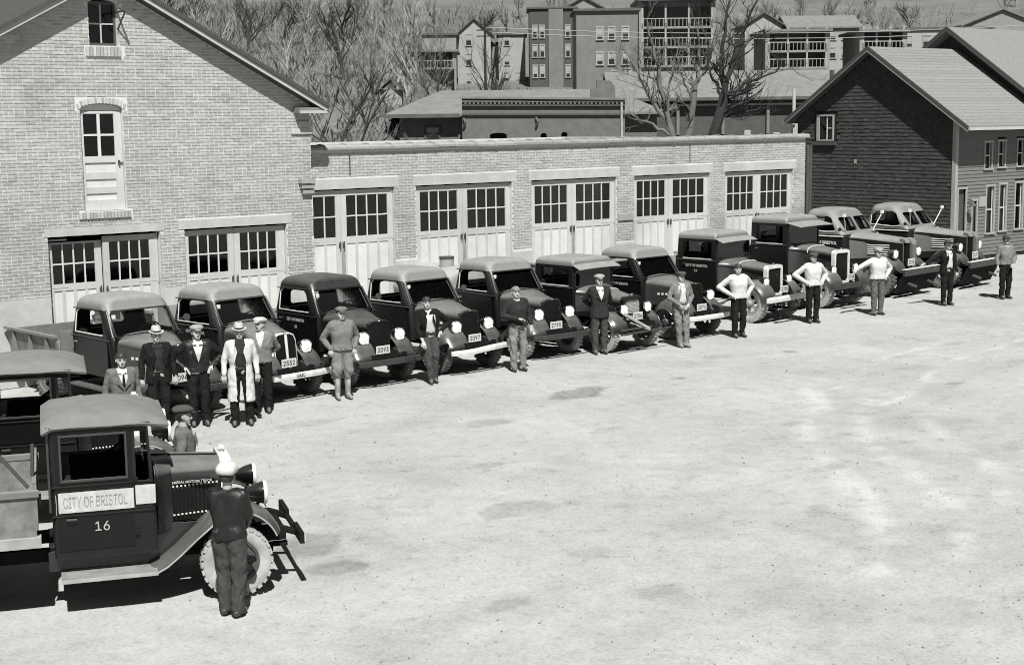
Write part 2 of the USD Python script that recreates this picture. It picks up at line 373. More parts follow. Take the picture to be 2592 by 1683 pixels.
def leaf(parent, x0, x1, z1, panes, pz0, pz1, ptop, y, hinge, cols=4, rows=2, bar=.028, worn=False):
    """one door leaf facing -y: frame > panes, muntins, panels"""
    px0, px1 = panes
    m = MB(); t = .05
    m.box(x0, px0, y, y + t, .03, z1); m.box(px1, x1, y, y + t, .03, z1)
    m.box(px0, px1, y, y + t, pz1, z1); m.box(px0, px1, y, y + t, ptop, pz0); m.box(px0, px1, y, y + t, .03, .22)
    d = part(parent, 'door', m, 'door_paint')
    w = (px1 - px0 - (cols - 1) * bar) / cols; h = (pz1 - pz0 - (rows - 1) * bar) / rows
    for i in range(1, cols):
        a = px0 + i * (w + bar) - bar
        b = MB(); b.box(a, a + bar, y + .004, y + t - .01, pz0, pz1); part(d, 'muntin', b, 'sash_white')
    for j in range(1, rows):
        a = pz0 + j * (h + bar) - bar
        for i in range(cols):
            b = MB(); b.box(px0 + i * (w + bar), px0 + i * (w + bar) + w, y + .006, y + t - .012, a, a + bar); part(d, 'muntin', b, 'sash_white')
    for i in range(cols):
        for j in range(rows):
            a, c = px0 + i * (w + bar), pz0 + j * (h + bar)
            b = MB(); b.box(a, a + w, y + .026, y + .03, c, c + h); part(d, 'pane', b, 'window_glass')
    n = cols; s = .07; w = (px1 - px0 - (n - 1) * s) / n
    for i in range(n):
        a = px0 + i * (w + s)
        b = MB(); b.box(a, a + w, y + .018, y + .034, .22, ptop); part(d, 'panel', b, 'door_panel')
        if i < n - 1:
            b = MB(); b.box(a + w, a + w + s, y + .004, y + t - .006, .22, ptop); part(d, 'stile', b, 'door_paint')
    hx = x0 + .02 if hinge < 0 else x1 - .02
    for z in (pz1 + .09, ptop + .08, .4):
        b = MB(); L = .42 * (1 if hinge < 0 else -1)
        b.box(min(hx, hx + L), max(hx, hx + L), y - .006, y - .001, z - .018, z + .018); b.tube([(hx, y - .012, z - .05), (hx, y - .012, z + .05)], .014, 6)
        part(d, 'hinge', b, 'door_paint')
    lx = x1 - .05 if hinge < 0 else x0 + .05
    if worn:
        b = MB(); b.box(lx - .055, lx + .045, y - .004, y - .001, .1, ptop + .05); part(d, 'worn_board', b, 'old_wood')
    b = MB(); b.box(lx - .02, lx + .02, y - .012, y - .001, ptop - .1, ptop + .02); b.tube([(lx, y - .04, ptop - .12), (lx, y - .05, ptop - .02), (lx, y - .04, ptop + .06)], .012, 6); part(d, 'handle', b, 'iron')

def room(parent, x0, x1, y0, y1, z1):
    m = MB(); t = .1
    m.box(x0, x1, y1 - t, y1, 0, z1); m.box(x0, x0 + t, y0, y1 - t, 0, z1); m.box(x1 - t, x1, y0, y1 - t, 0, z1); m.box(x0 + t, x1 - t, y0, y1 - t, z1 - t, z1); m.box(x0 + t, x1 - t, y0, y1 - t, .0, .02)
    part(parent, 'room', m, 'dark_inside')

# ---------------------------------------------------------------- the long low garage
def build_garage():
    ox, oy = 17.47, 29.77
    g = thing('garage', 'long low flat-roofed brick garage with five pairs of glazed doors behind the trucks', 'garage', (ox, oy, 0))
    L, top, hd = 17.3, 4.55, 3.64
    ops = [(17.47, 20.0, 18.53), (20.62, 23.58, 22.06), (24.21, 27.15, 25.63), (27.80, 30.72, 29.18), (31.34, 34.24, 32.75)]
    ops = [tuple(v - ox for v in o) for o in ops]
    m = MB(); x = 0
    for a, b, _ in ops:
        if a - x > .01: m.box(x, a, 0, .3, 0, hd)
        x = b
    m.box(x, L, 0, .3, 0, hd); m.box(0, L, 0, .3, hd, top); m.box(L - .3, L, .3, 11, 0, top); m.box(0, L - .3, 10.7, 11, 0, top)
    part(g, 'wall', m, 'mortar')
    cuts = []
    for a, b, c in ops:
        lb = MB(); la = max(0, a - .08); lb.box(la, b + .12, -.012, .3, hd, hd + .23, M=None); part(g, 'lintel', lb, 'concrete'); cuts += [(la, b + .12, hd, hd + .23), (a, b, 0, hd)]
        if a > .1: cuts.append((a - .62, a, 0, 1.85))
    for k, (a, b, c) in enumerate(ops):
        nb = ops[k + 1][0] if k < 4 else L
        w = MB(); w.box(b + .001, nb - .001, -.015, -.001, 0, 1.85); part(g, 'pier_base', w, 'concrete'); cuts.append((b, nb, 0, 1.86))
    lay(g, bricks(1.85, top - .01, lambda z: (0, L), cuts, 3), (ox, oy, 0))
    for k, (a, b, c) in enumerate(ops):
        y = .07
        for s in (0, 1):
            x0, x1 = (a + .015, c - .004) if s == 0 else (c + .004, b - .015)
            if k == 0 and s == 0: leaf(g, x0, x1, hd - .03, (x0 + .0, x1 - .14), 2.52, 3.48, 2.36, y, -1, cols=3)
            else: leaf(g, x0, x1, hd - .03, (x0 + .15, x1 - .15), 2.52, 3.48, 2.36, y, -1 if s == 0 else 1, worn=(k in (0, 1, 2) and s == 1))
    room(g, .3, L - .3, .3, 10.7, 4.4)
    m = MB(); m.box(.0, L - .3, .3, 10.7, 4.4, 4.46); part(g, 'roof', m, 'dark_roof')
    x = 0; n = 0; rg = random.Random(4)
    while x < L + .05:
        w = .62; z = top + .012 * math.sin(n * 1.3) * rg.random(); a = x; b = min(x + w, L + .12)
        prof = [(-.10, z), (-.10, z + .05), (-.05, z + .095), (.14, z + .115), (.30, z + .095), (.34, z + .05), (.34, z)]
        c = MB()
        c.add(prism(prof, 'x', a + .002, b - .05))
        c.add(prism([(p[0] * 1.06 - .004, z + (p[1] - z) * 1.2 - .004) for p in prof], 'x', b - .048, b + .03))
        part(g, 'coping_tile', c, 'tile_coping', smooth=30)
        x += w; n += 1
    for k in range(2):                                                            # downpipe at the far corner
        d = MB(); d.tube([(L + .1 + .12 * k, -.02, .05), (L + .1 + .12 * k, -.02, 4.3)], .055, 8); part(g, 'downpipe', d, 'dark_trim', smooth=40)
    s = MB(); s.box(27.18 - ox, 27.74 - ox, -.05, -.02, 2.46, 2.63); part(g, 'board', s, 'trim')
    for x in (18.75, 29.9): w = MB(); w.box(x - ox, x - ox + .03, -.02, 0, 3.95, 4.4); part(g, 'wall_anchor', w, 'iron')
build_garage()

# ---------------------------------------------------------------- tall gabled brick building on the left
def arch_poly(x0, x1, z0, zs, zt, n=10):
    c = (x0 + x1) / 2; w = (x1 - x0) / 2
    return [(x0, z0), (x1, z0)] + [(c + w * math.cos(math.pi * i / n), zs + (zt - zs) * math.sin(math.pi * i / n)) for i in range(n + 1)]
def build_left():
    ox, oy = 7.95, 29.3
    W, pk = 9.5, 4.75
    b = thing('brick_building', 'tall gabled brick building with a hayloft door above two pairs of garage doors', 'building', (ox, oy, 0))
    under = lambda x: 5.42 + .53 * (17.72 - ox - pk - abs(x - pk)) - .0
    span = lambda z: (max(0, pk - (under(pk) - z) / .53), min(W, pk + (under(pk) - z) / .53))
    ops = [tuple(v - ox for v in o) for o in ((11.29, 13.72, 12.48), (14.28, 16.77, 15.49))]
    hd = 2.96
    dx0, dx1 = 12.10 - ox, 13.02 - ox
    wx0, wx1 = 12.38 - ox, 13.02 - ox
    prof = [(0, 0), (W, 0), (W, under(W)), (pk, under(pk)), (0, under(0))]
    wall = prism(prof, 'y', 0, .35)
    for a, c, _ in ops: wall -= m3.Manifold.cube((c - a, 2, hd + 1)).translate((a, -1, -1))
    wall -= prism(arch_poly(dx0, dx1, 3.43, 5.5, 5.61), 'y', -1, 1)
    wall -= prism(arch_poly(wx0, wx1, 6.77, 7.6, 7.7), 'y', -1, 1)
    w2 = MB(); w2.add(wall); w2.box(0, .3, .35, 15, 0, under(0) - .02); w2.box(W - .3, W, .35, 15, 0, under(0) - .02)
    part(b, 'wall', w2, 'mortar')
    cuts = [(ops[0][0] - .07, ops[0][1] + .1, hd, hd + .17), (ops[1][0] - .14, ops[1][1] + .14, hd, hd + .19)] + [(a, c, 0, hd) for a, c, _ in ops]
    cuts += [(dx0 - .12, dx1 + .12, 3.28, 3.44), (dx0, dx1, 3.43, 5.5), (dx0 - .1, dx1 + .1, 5.5, 5.72), (wx0 - .1, wx1 + .08, 6.54, 6.77), (wx0, wx1, 6.77, 7.66), (wx0 - .08, wx1 + .08, 7.6, 7.8)]
    lay(b, bricks(1.75, 8.1, span, cuts, 5), (ox, oy, 0))
    m = MB(); x = 0
    for a, c, _ in ops: part(b, 'wall_base', MB().box(x, a, -.015, -.001, 0, 1.75), 'concrete'); x = c
    part(b, 'wall_base', MB().box(x, W, -.015, -.001, 0, 1.75), 'concrete')
    for (a, c, _), e0, e1, h in ((ops[0], .07, .1, .17), (ops[1], .14, .14, .19)):
        lb = MB(); lb.box(a - e0, c + e1, -.014, .3, hd, hd + h); part(b, 'lintel', lb, 'concrete')
    # rowlock sills, arch headers: each brick its own part
    def rowlock(xa, xb, z0, z1, tilt=0):
        n = int((xb - xa) / .075)
        for i in range(n):
            v = boxv(xa + i * .075 + .008, xa + (i + 1) * .075 - .006, -.05, .06, z0, z1); part(b, 'sill_brick', (v, BOXF), 'brick', tone=np.full(8, random.Random(i).uniform(.7, 1.2)))
    rowlock(dx0 - .14, dx1 + .1, 3.29, 3.42); rowlock(wx0 - .1, wx1 + .08, 6.56, 6.75)
    for (x0, x1, zs, zt) in ((dx0, dx1, 5.5, 5.61), (wx0, wx1, 7.6, 7.7)):
        c, wd = (x0 + x1) / 2, (x1 - x0) / 2; n = 14
        for i in range(n):
            t = -1.12 + 2.24 * (i + .5) / n
            zz = zs + (zt - zs) * math.sqrt(max(0, 1 - min(1, abs(t)) ** 2)) - max(0, abs(t) - 1) * .2
            M = trimesh.transformations.translation_matrix([c + t * wd, 0, zz + .012]) @ rotm('y', t * 16)
            v = boxv(-.027, .027, -.012, .02, 0, .11); v = v @ M[:3, :3].T + M[:3, 3]; part(b, 'arch_brick', (v, BOXF), 'brick', tone=np.full(8, random.Random(i + 50).uniform(.75, 1.2)))
    # garage doors
    (a, c, s), (a2, c2, s2) = ops
    leaf(b, a + .02, s - .005, hd - .13, (11.43 - ox, 12.33 - ox), 1.98, 2.79, 1.84, .17, -1)
    leaf(b, s + .005, c - .02, hd - .05, (12.62 - ox, 13.51 - ox), 1.98, 2.79, 1.84, .10, 1)
    leaf(b, a2 + .02, s2 - .005, hd - .04, (14.41 - ox, 15.34 - ox), 1.98, 2.80, 1.84, .09, -1)
    leaf(b, s2 + .005, c2 - .02, hd - .04, (15.64 - ox, 16.54 - ox), 1.98, 2.80, 1.84, .09, 1)
    # hayloft door
    y = .08
    d = part(b, 'loft_door', MB().box(dx0 + .01, 12.19 - ox, y, y + .06, 3.44, 5.46).box(12.85 - ox, dx1 - .01, y + .004, y + .064, 3.44, 5.46).box(12.19 - ox, 12.85 - ox, y, y + .06, 5.41, 5.46).box(12.19 - ox, 12.85 - ox, y, y + .06, 4.42, 4.55).box(12.19 - ox, 12.85 - ox, y, y + .06, 3.44, 3.52), 'door_paint')
    part(d, 'head_board', prism([p for p in arch_poly(dx0 + .01, dx1 - .01, 5.47, 5.49, 5.6)], 'y', y + .01, y + .05), 'sash_white')
    for i, (z0, z1) in enumerate(((4.22, 4.42), (4.08, 4.22), (3.92, 4.08), (3.79, 3.92), (3.66, 3.79), (3.52, 3.66))):
        part(d, 'panel' if i % 2 == 0 else 'rail', MB().box(12.19 - ox, 12.85 - ox, y + (.03 if i % 2 == 0 else .004), y + .05, z0, z1), 'door_panel' if i % 2 == 0 else 'door_paint')
    for x0, x1 in ((12.19, 12.49), (12.55, 12.85)):
        for z0, z1 in ((4.55, 4.96), (5.0, 5.41)): part(d, 'pane', MB().box(x0 - ox, x1 - ox, y + .03, y + .034, z0, z1), 'window_glass')
    part(d, 'muntin', MB().box(12.49 - ox, 12.55 - ox, y + .006, y + .05, 4.55, 5.41), 'sash_white')
    for x0, x1 in ((12.19, 12.49), (12.55, 12.85)): part(d, 'muntin', MB().box(x0 - ox, x1 - ox, y + .008, y + .048, 4.96, 5.0), 'sash_white')
    part(d, 'handle', MB().box(12.9 - ox, 12.93 - ox, y - .04, y, 4.36, 4.46).box(12.9 - ox, 13.0 - ox, y - .03, y - .01, 4.4, 4.42), 'iron')
    # top window
    y = .14
    w = part(b, 'window', MB().box(wx0, wx0 + .05, y, y + .05, 6.77, 7.66).box(wx1 - .05, wx1, y, y + .05, 6.77, 7.66).box(wx0 + .05, wx1 - .05, y, y + .05, 6.77, 6.83).box(wx0 + .05, wx1 - .05, y, y + .05, 7.6, 7.66), 'dark_trim')
    xm = (wx0 + wx1) / 2
    part(w, 'muntin', MB().box(xm - .015, xm + .015, y + .005, y + .04, 6.83, 7.6), 'fascia')
    for x0, x1 in ((wx0 + .05, xm - .015), (xm + .015, wx1 - .05)):
        for z0, z1 in ((6.83, 7.2), (7.23, 7.6)): part(w, 'pane', MB().box(x0, x1, y + .02, y + .024, z0, z1), 'window_glass')
        part(w, 'muntin', MB().box(x0, x1, y + .008, y + .038, 7.2, 7.23), 'fascia')
    # iron hook bracket beside the top window (it throws the slanting shadow)
    part(b, 'hoist_bracket', MB().tube([(wx1 - .02, .1, 7.45), (wx1 - .02, -.42, 7.45)], .022, 6).tube([(wx1 - .02, .0, 7.1), (wx1 - .02, -.40, 7.44)], .018, 6), 'iron')
    room(b, .3, W - .3, .36, 12, 3.2)
    part(b, 'loft', MB().box(.5, W - .5, 3.0, 3.1, 3.25, 6.5).box(.5, W - .5, .36, 3.0, 3.22, 3.25).box(.5, .6, .36, 3.0, 3.25, 5.8).box(W - .6, W - .5, .36, 3.0, 3.25, 5.8), 'dark_inside')
    # roof: two slabs with light rake boards
    ov, e = .32, .29
    for s in (-1, 1):
        xe, ze = pk + s * (pk + e), under(0) - .53 * e
        P = [(pk, under(pk)), (xe, ze), (xe, ze + .16), (pk, under(pk) + .17)]
        part(b, 'roof', prism(P if s < 0 else P, 'y', -ov + .03, 15) if s < 0 else prism(P[::-1], 'y', -ov + .03, 15), 'dark_roof')
        Q = [(pk, under(pk) - .0), (xe, ze), (xe, ze + .10), (pk, under(pk) + .1)]
        part(b, 'rake_board', prism(Q if s < 0 else Q[::-1], 'y', -ov, -ov + .028), 'fascia')
        Q = [(pk, under(pk) + .102), (xe + s * .02, ze + .09), (xe + s * .02, ze + .18), (pk, under(pk) + .2)]
        part(b, 'roof_edge', prism(Q if s < 0 else Q[::-1], 'y', -ov - .04, -ov + .026), 'dark_trim')
        # boxed eave return on the gable
        xa, xb = sorted((pk + s * (pk - .42), xe))
        r = part(b, 'eave_return', MB().box(xa, xb, -ov + .03, -.002, ze - .02, ze + .1), 'soffit')
        part(r, 'return_board', MB().box(xa, xb + .0, -ov - .0, -ov + .028, ze - .03, ze + .03), 'fascia')
    for i, (x0, z0, z1) in enumerate(((17.17, 3.6, 3.72), (17.13, 3.72, 3.83), (17.1, 3.83, 3.95))): part(b, 'corbel', MB().box(x0 - ox, W + .01, -.10 - .03 * i, -.012, z0, z1 - .012), 'brick', tone=np.full(8, .75))
    part(b, 'kneeler', MB().box(W - .5, W + .02, -.05, -.012, 4.93, 5.05).box(W - .3, W + .03, -.08, -.012, 5.06, 5.2), 'brick', tone=np.full(16, 1.1))
build_left()

# ---------------------------------------------------------------- dark shingled house on the right
def build_house():
    X0, Y0 = 45.0, 31.7
    h = thing('shingled_house', 'dark shingle-sided house with pale roof and clapboard side wall at the right', 'house', (X0, Y0, 0))
    W, rd, ev, Lh = 7.2, 3.62, 5.15, 5.1
    rz = 7.55; sl = (rz - ev) / (rd + .0)
    wall = prism([(0, 0), (W, 0), (W, ev), (rd, rz - .12), (0, ev)], 'x', .0, .2)
    wy0, wy1, wz0, wz1 = 5.42, 6.24, 4.23, 5.22
    wall -= m3.Manifold.cube((2, wy1 - wy0, wz1 - wz0)).translate((-1, wy0, wz0))
    side = m3.Manifold.cube((Lh - .2, .2, ev - .02)).translate((.2, 0, 0))
    doors = [(.2, .64, 0, 2.55), (1.05, 1.3, 0, 2.1)]
    wins = [(1.9, 2.35, .92, 2.58), (2.7, 3.1, .96, 2.62), (1.72, 2.12, 3.24, 4.15), (2.56, 2.94, 3.28, 4.18), (3.7, 4.15, .98, 2.64), (3.75, 4.15, 3.28, 4.2)]
    for a, b, c, d in doors + wins: side -= m3.Manifold.cube((b - a, 2, d - c)).translate((a, -1, c))
    part(h, 'wall', [wall, side, MB().box(.2, Lh, W - .2, W, 0, ev - .02).get()], 'dark_inside')
    # gable shingles
    rg = np.random.default_rng(9); S = []
    k, z = 0, .1
    while z < rz - .2:
        ya = max(.0, (z + .15 - ev) / sl) if z + .15 > ev else 0; yb = W - (max(0, (z + .15 - ev) / ((rz - ev) / (W - rd))) if z + .15 > ev else 0)
        y = ya + .06
        while y < yb - .02:
            w = rg.uniform(.12, .27); e = min(y + w, yb)
            if not (e > wy0 - .1 and y < wy1 + .1 and wz0 - .16 < z < wz1 + .1): S.append((y + .003, e - .003, z, float(np.clip(rg.normal(.95, .16), .6, 1.5)), rg.uniform(0, .008), rg.uniform(-.012, .012)))
            y = e
        z += .135; k += 1
    f = BOXF
    S.sort(key=lambda s: -s[2] if s[2] > 1.9 else 9)
    rest = MB()
    for i, (y0, y1, z, t, dx, dz) in enumerate(S):
        v = boxv(-.006, .01, y0, y1, z + dz, z + .17); v[[0, 3], 0] -= .022 + dx; v[[4, 7], 0] -= .002
        if i < 300: part(h, 'shingle', (v, f), 'shingle', tone=np.full(8, t))
        else: rest.raw(v, f, t)
    part(h, 'shingle_siding', rest, 'shingle', tone=rest.tone(), kind='stuff')
    # clapboards
    z = .12
    while z < ev - .1:
        iv = subtract([(.1, Lh)], [(a - .07, b + .07) for a, b, c, d in doors + wins if c - .14 < z < d + .06])
        for p, q in iv:
            v = boxv(p, q, -.008, .01, z, z + .135); v[[0, 1], 1] -= .024; part(h, 'clapboard', (v, f), 'clapboard')
        z += .128
    part(h, 'corner_board', MB().box(-.045, .11, -.05, -.001, .05, ev - .05).box(-.045, -.001, -.001, .1, .05, ev - .05), 'trim')
    def casing(a, b, c, d, name, sill=True):
        w = part(h, name, MB().box(a - .065, a, -.05, .03, c, d).box(b, b + .065, -.05, .03, c, d).box(a - .08, b + .08, -.055, .03, d, d + .08), 'trim')
        if sill: part(w, 'sill', MB().box(a - .09, b + .09, -.09, .03, c - .06, c), 'trim')
        return w
    for a, b, c, d in wins:
        w = casing(a, b, c, d, 'window'); mz = (c + d) / 2
        part(w, 'sash', MB().box(a, b, .02, .05, mz - .02, mz + .02).box(a, a + .04, .02, .05, c, mz - .02).box(b - .04, b, .02, .05, c, mz - .02).box(a, a + .04, .03, .06, mz + .02, d).box(b - .04, b, .03, .06, mz + .02, d), 'sash_white')
        for z0, z1 in ((c, mz - .02), (mz + .02, d)): part(w, 'pane', MB().box(a + .04, b - .04, .045, .05, z0, z1), 'window_glass')
        part(w, 'blind', MB().box(a + .02, b - .02, .1, .11, mz - .1, d), 'sash_white')
    for a, b, c, d in doors:
        w = casing(a, b, c, d, 'door', False); part(w, 'door_leaf', MB().box(a, b, .06, .1, c, d), 'dark_trim'); part(w, 'knob', MB().add(trimesh.creation.icosphere(1, .03), trimesh.transformations.translation_matrix([a + .07, .04, 1.0])), 'iron')
    part(h, 'hanging_lamp', MB().tube([(.7, -.05, 2.05), (.7, -.3, 2.15)], .015, 6).add(trimesh.creation.cone(.14, .18), trimesh.transformations.translation_matrix([.7, -.3, 1.95])), 'dark_trim')
    part(h, 'sign_board', MB().box(1.42, 1.83, -.06, -.035, 1.88, 2.24), 'trim')
    # gable window
    w = part(h, 'window', MB().box(-.05, .03, wy0, wy0 + .06, wz0, wz1).box(-.05, .03, wy1 - .13, wy1, wz0, wz1).box(-.05, .03, wy0 + .06, wy1 - .13, wz1 - .06, wz1).box(-.05, .03, wy0 + .06, wy1 - .13, wz0, wz0 + .06), 'trim')
    ym = wy0 + .33
    part(w, 'sash', MB().box(-.02, .01, ym - .02, ym + .02, wz0 + .06, wz1 - .06).box(-.015, .005, wy0 + .06, ym - .02, 4.7, 4.73), 'sash_white')
    for y0, y1, z0, z1 in ((wy0 + .06, ym - .02, wz0 + .06, 4.7), (wy0 + .06, ym - .02, 4.73, wz1 - .06), (ym + .02, wy1 - .13, wz0 + .06, wz1 - .06)): part(w, 'pane', MB().box(-.006, -.002, y0, y1, z0, z1), 'window_glass')
    part(w, 'curtain', MB().box(.06, .07, ym + .05, wy1 - .1, wz0 + .06, wz1 - .06), 'sash_white')
    part(w, 'sill', MB().box(-.14, .03, wy0 - .14, wy1 + .12, wz0 - .16, wz0 - .03), 'dark_trim')
    part(h, 'wall_patch', MB().box(-.045, -.03, 4.3, 4.42, 3.4, 3.55), 'trim')
    # roof
    ov = .40
    for s in (0, 1):
        yr = rd; ye = -.77 if s == 0 else W + .35
        run = abs(yr - ye); zr = rz + .1; ze = zr - sl * run if s == 0 else zr - (rz - ev) / (W - rd) * run
        P = [(yr, zr), (ye, ze), (ye, ze - .1), (yr, zr - .1)]
        if s == 1: P = P[::-1]
        rf = part(h, 'roof', prism(P, 'x', -ov + .03, Lh + .02), 'roof_shingle')
        n = 26
        for i in range(n):
            a, b = i / n, (i + 1) / n + .015
            pa, pb = (ye + (yr - ye) * a, ze + (zr - ze) * a), (ye + (yr - ye) * min(b, 1), ze + (zr - ze) * min(b, 1))
            v = np.array([[-ov, pa[0], pa[1] + .002], [Lh, pa[0], pa[1] + .002], [Lh, pb[0], pb[1] + .003], [-ov, pb[0], pb[1] + .003], [-ov, pa[0], pa[1] + .028], [Lh, pa[0], pa[1] + .028], [Lh, pb[0], pb[1] + .008], [-ov, pb[0], pb[1] + .008]])
            part(rf, 'shingle_course', (v, f if s == 0 else f[:, ::-1]), 'roof_shingle')
        Q = [(yr, zr - .16), (ye, ze - .16), (ye, ze + .03), (yr, zr + .03)]
        part(h, 'rake_board', prism(Q[::-1] if s == 0 else Q, 'x', -ov - .03, -ov + .028), 'dark_trim')
        Q = [(yr, zr - .175), (ye, ze - .175), (ye, ze - .14), (yr, zr - .14)]
        part(h, 'rake_trim', prism(Q[::-1] if s == 0 else Q, 'x', -ov - .045, -ov - .031), 'grey_trim')
        Q = [(yr, zr - .12), (ye, ze - .12), (ye, ze - .1), (yr, zr - .1)]
        part(h, 'soffit', prism(Q[::-1] if s == 0 else Q, 'x', -ov + .03, Lh), 'dark_trim')
        y0, y1 = (ye - .07, ye - .002) if s == 0 else (ye + .002, ye + .07)
        part(h, 'gutter', MB().box(-ov, Lh, y0, y1, ze - .12, ze - .02), 'fascia')
    part(h, 'stovepipe', MB().tube([(.9, W + 1.0, ev - .3), (.9, W + 1.0, ev + 1.1)], .07, 10), 'fascia', smooth=40)
    # taller wing behind
    h2 = thing('house', 'taller dark house wing rising behind the roof of the shingled house', 'house', (50.15, 35.5, 0))
    hw, rz2, ev2 = 5.0, 8.5, 5.0; s2 = (rz2 - ev2) / hw; L2 = 12
    part(h2, 'wall', prism([(-hw + .4, 0), (hw - .4, 0), (hw - .4, ev2), (0, rz2 - .2), (-hw + .4, ev2)], 'x', 0, L2), 'shingle', tone=np.ones(10))
    for s in (-1, 1):
        P = [(0, rz2), (s * (hw + .3), ev2 - s2 * .3), (s * (hw + .3), ev2 - s2 * .3 - .14), (0, rz2 - .14)]
        Q = [(p[0], p[1] + (.03 if i < 2 else -.03)) for i, p in enumerate(P)]
        part(h2, 'roof', prism(P if s < 0 else P[::-1], 'x', -.55, L2 + .5), 'roof_shingle'); part(h2, 'rake_board', prism(Q if s < 0 else Q[::-1], 'x', -.6, -.555), 'dark_trim')
build_house()
# ---------------------------------------------------------------- trucks (local frame: +x forward, +y the truck's left, origin on the ground under the front bumper)
mat('paint_black', .006, .32, .3, 3, spec=.22, coat=.08, dust=.42, dustg=.16)
mat('paint_dark', .011, .36, .3, 3, spec=.25, coat=.06, dust=.5, dustg=.18)
mat('paint_gloss', .005, .26, .2, 3, spec=.25, coat=.15, dust=.22, dustg=.1)
mat('roof_grey', .13, .5, .15, 4, dust=.8, dustg=.27)
mat('roof_canvas', .09, .9, .3, 6, dust=.75, dustg=.19, bump=.3, bscale=30, bdist=.02)
mat('hood_grey', .03, .28, .2, 3, coat=.35, dust=.65, dustg=.21)
mat('fender_dark', .012, .22, .3, 3, coat=.4, dust=.6, dustg=.2)
mat('tyre', .10, .9, .35, 9, bump=.3, bscale=60)
mat('tyre_dusty', .31, .95, .25, 7, bump=.3, bscale=60)
mat('rim_dark', .06, .5, .4, 8, dust=.3)
mat('rim_dusty', .2, .8, .3, 8)
mat('chassis', .008, .9, .4, 8, spec=.15)
mat('chrome', .65, .18, .1, 8, metal=1)
mat('nickel_light', .6, .35, .1, 6)
mat('lens', .8, .5, .06, 8, coat=.3)
mat('plate', .48, .5, .05, 8)
mat('plate_ink', .04, .7, .1, 8)
mat('sign_white', .6, .6, .08, 8)
mat('sign_dim', .35, .7, .1, 8)
mat('seat_leather', .012, .7, .3, 8, spec=.2)
mat('bumper_bright', .55, .45, .2, 7)
mat('bumper_black', .03, .4, .4, 7, dust=.4)
mat('bed_grey', .13, .8, .25, 4, dust=.6, dustg=.24, bump=.15, bscale=15)
mat('bed_light', .27, .8, .2, 4, dust=.7, dustg=.34, bump=.15, bscale=15)
mat('dusty_board', .13, .9, .5, 5, dust=.5, dustg=.27, bump=.2, bscale=20)
mat('band_white', .40, .6, .2, 8)
mat('band_ink', .2, .7, .6, 16)
mat('grille_black', .006, .5, .3, 8, spec=.2)
mat('late_grey', .11, .6, .15, 3, dust=.8, dustg=.24)
mat('cloth_grey', .3, .9, .2, 9)

def crown(z0, z1, xf, xb, hw, r, steps=6, inset=.42, p=2.4):
    """roof sections that curve in towards the top"""
    L = []
    for i in range(1, steps + 1):
        t = i / steps; q = inset * (1 - (1 - t ** p) ** (1 / p)) if i < steps else inset
        L.append((z0 + (z1 - z0) * t, xf - q * .75 * abs(xf - xb) * .5, xb + q * .6 * abs(xf - xb) * .5, hw * (1 - q), r + q * .1))
    return L
def section(z, xf, xb, hw, r, n=7): return [(x, y, z) for x, y in rrect(xb, xf, -hw, hw, r, n)]
def cab_shell(secs, t, wins, floor):
    out = hull(np.vstack([section(*s) for s in secs]))
    inn = hull(np.vstack([section(z - (t if i == len(secs) - 1 else 0), xf - t, xb + t, hw - t, max(.02, r - t / 2)) for i, (z, xf, xb, hw, r) in enumerate(secs)]))
    zb = secs[0][0]
    inn = inn.trim_by_plane((0, 0, 1), floor)
    sh = out - inn
    for w in wins: sh -= w
    return sh, out

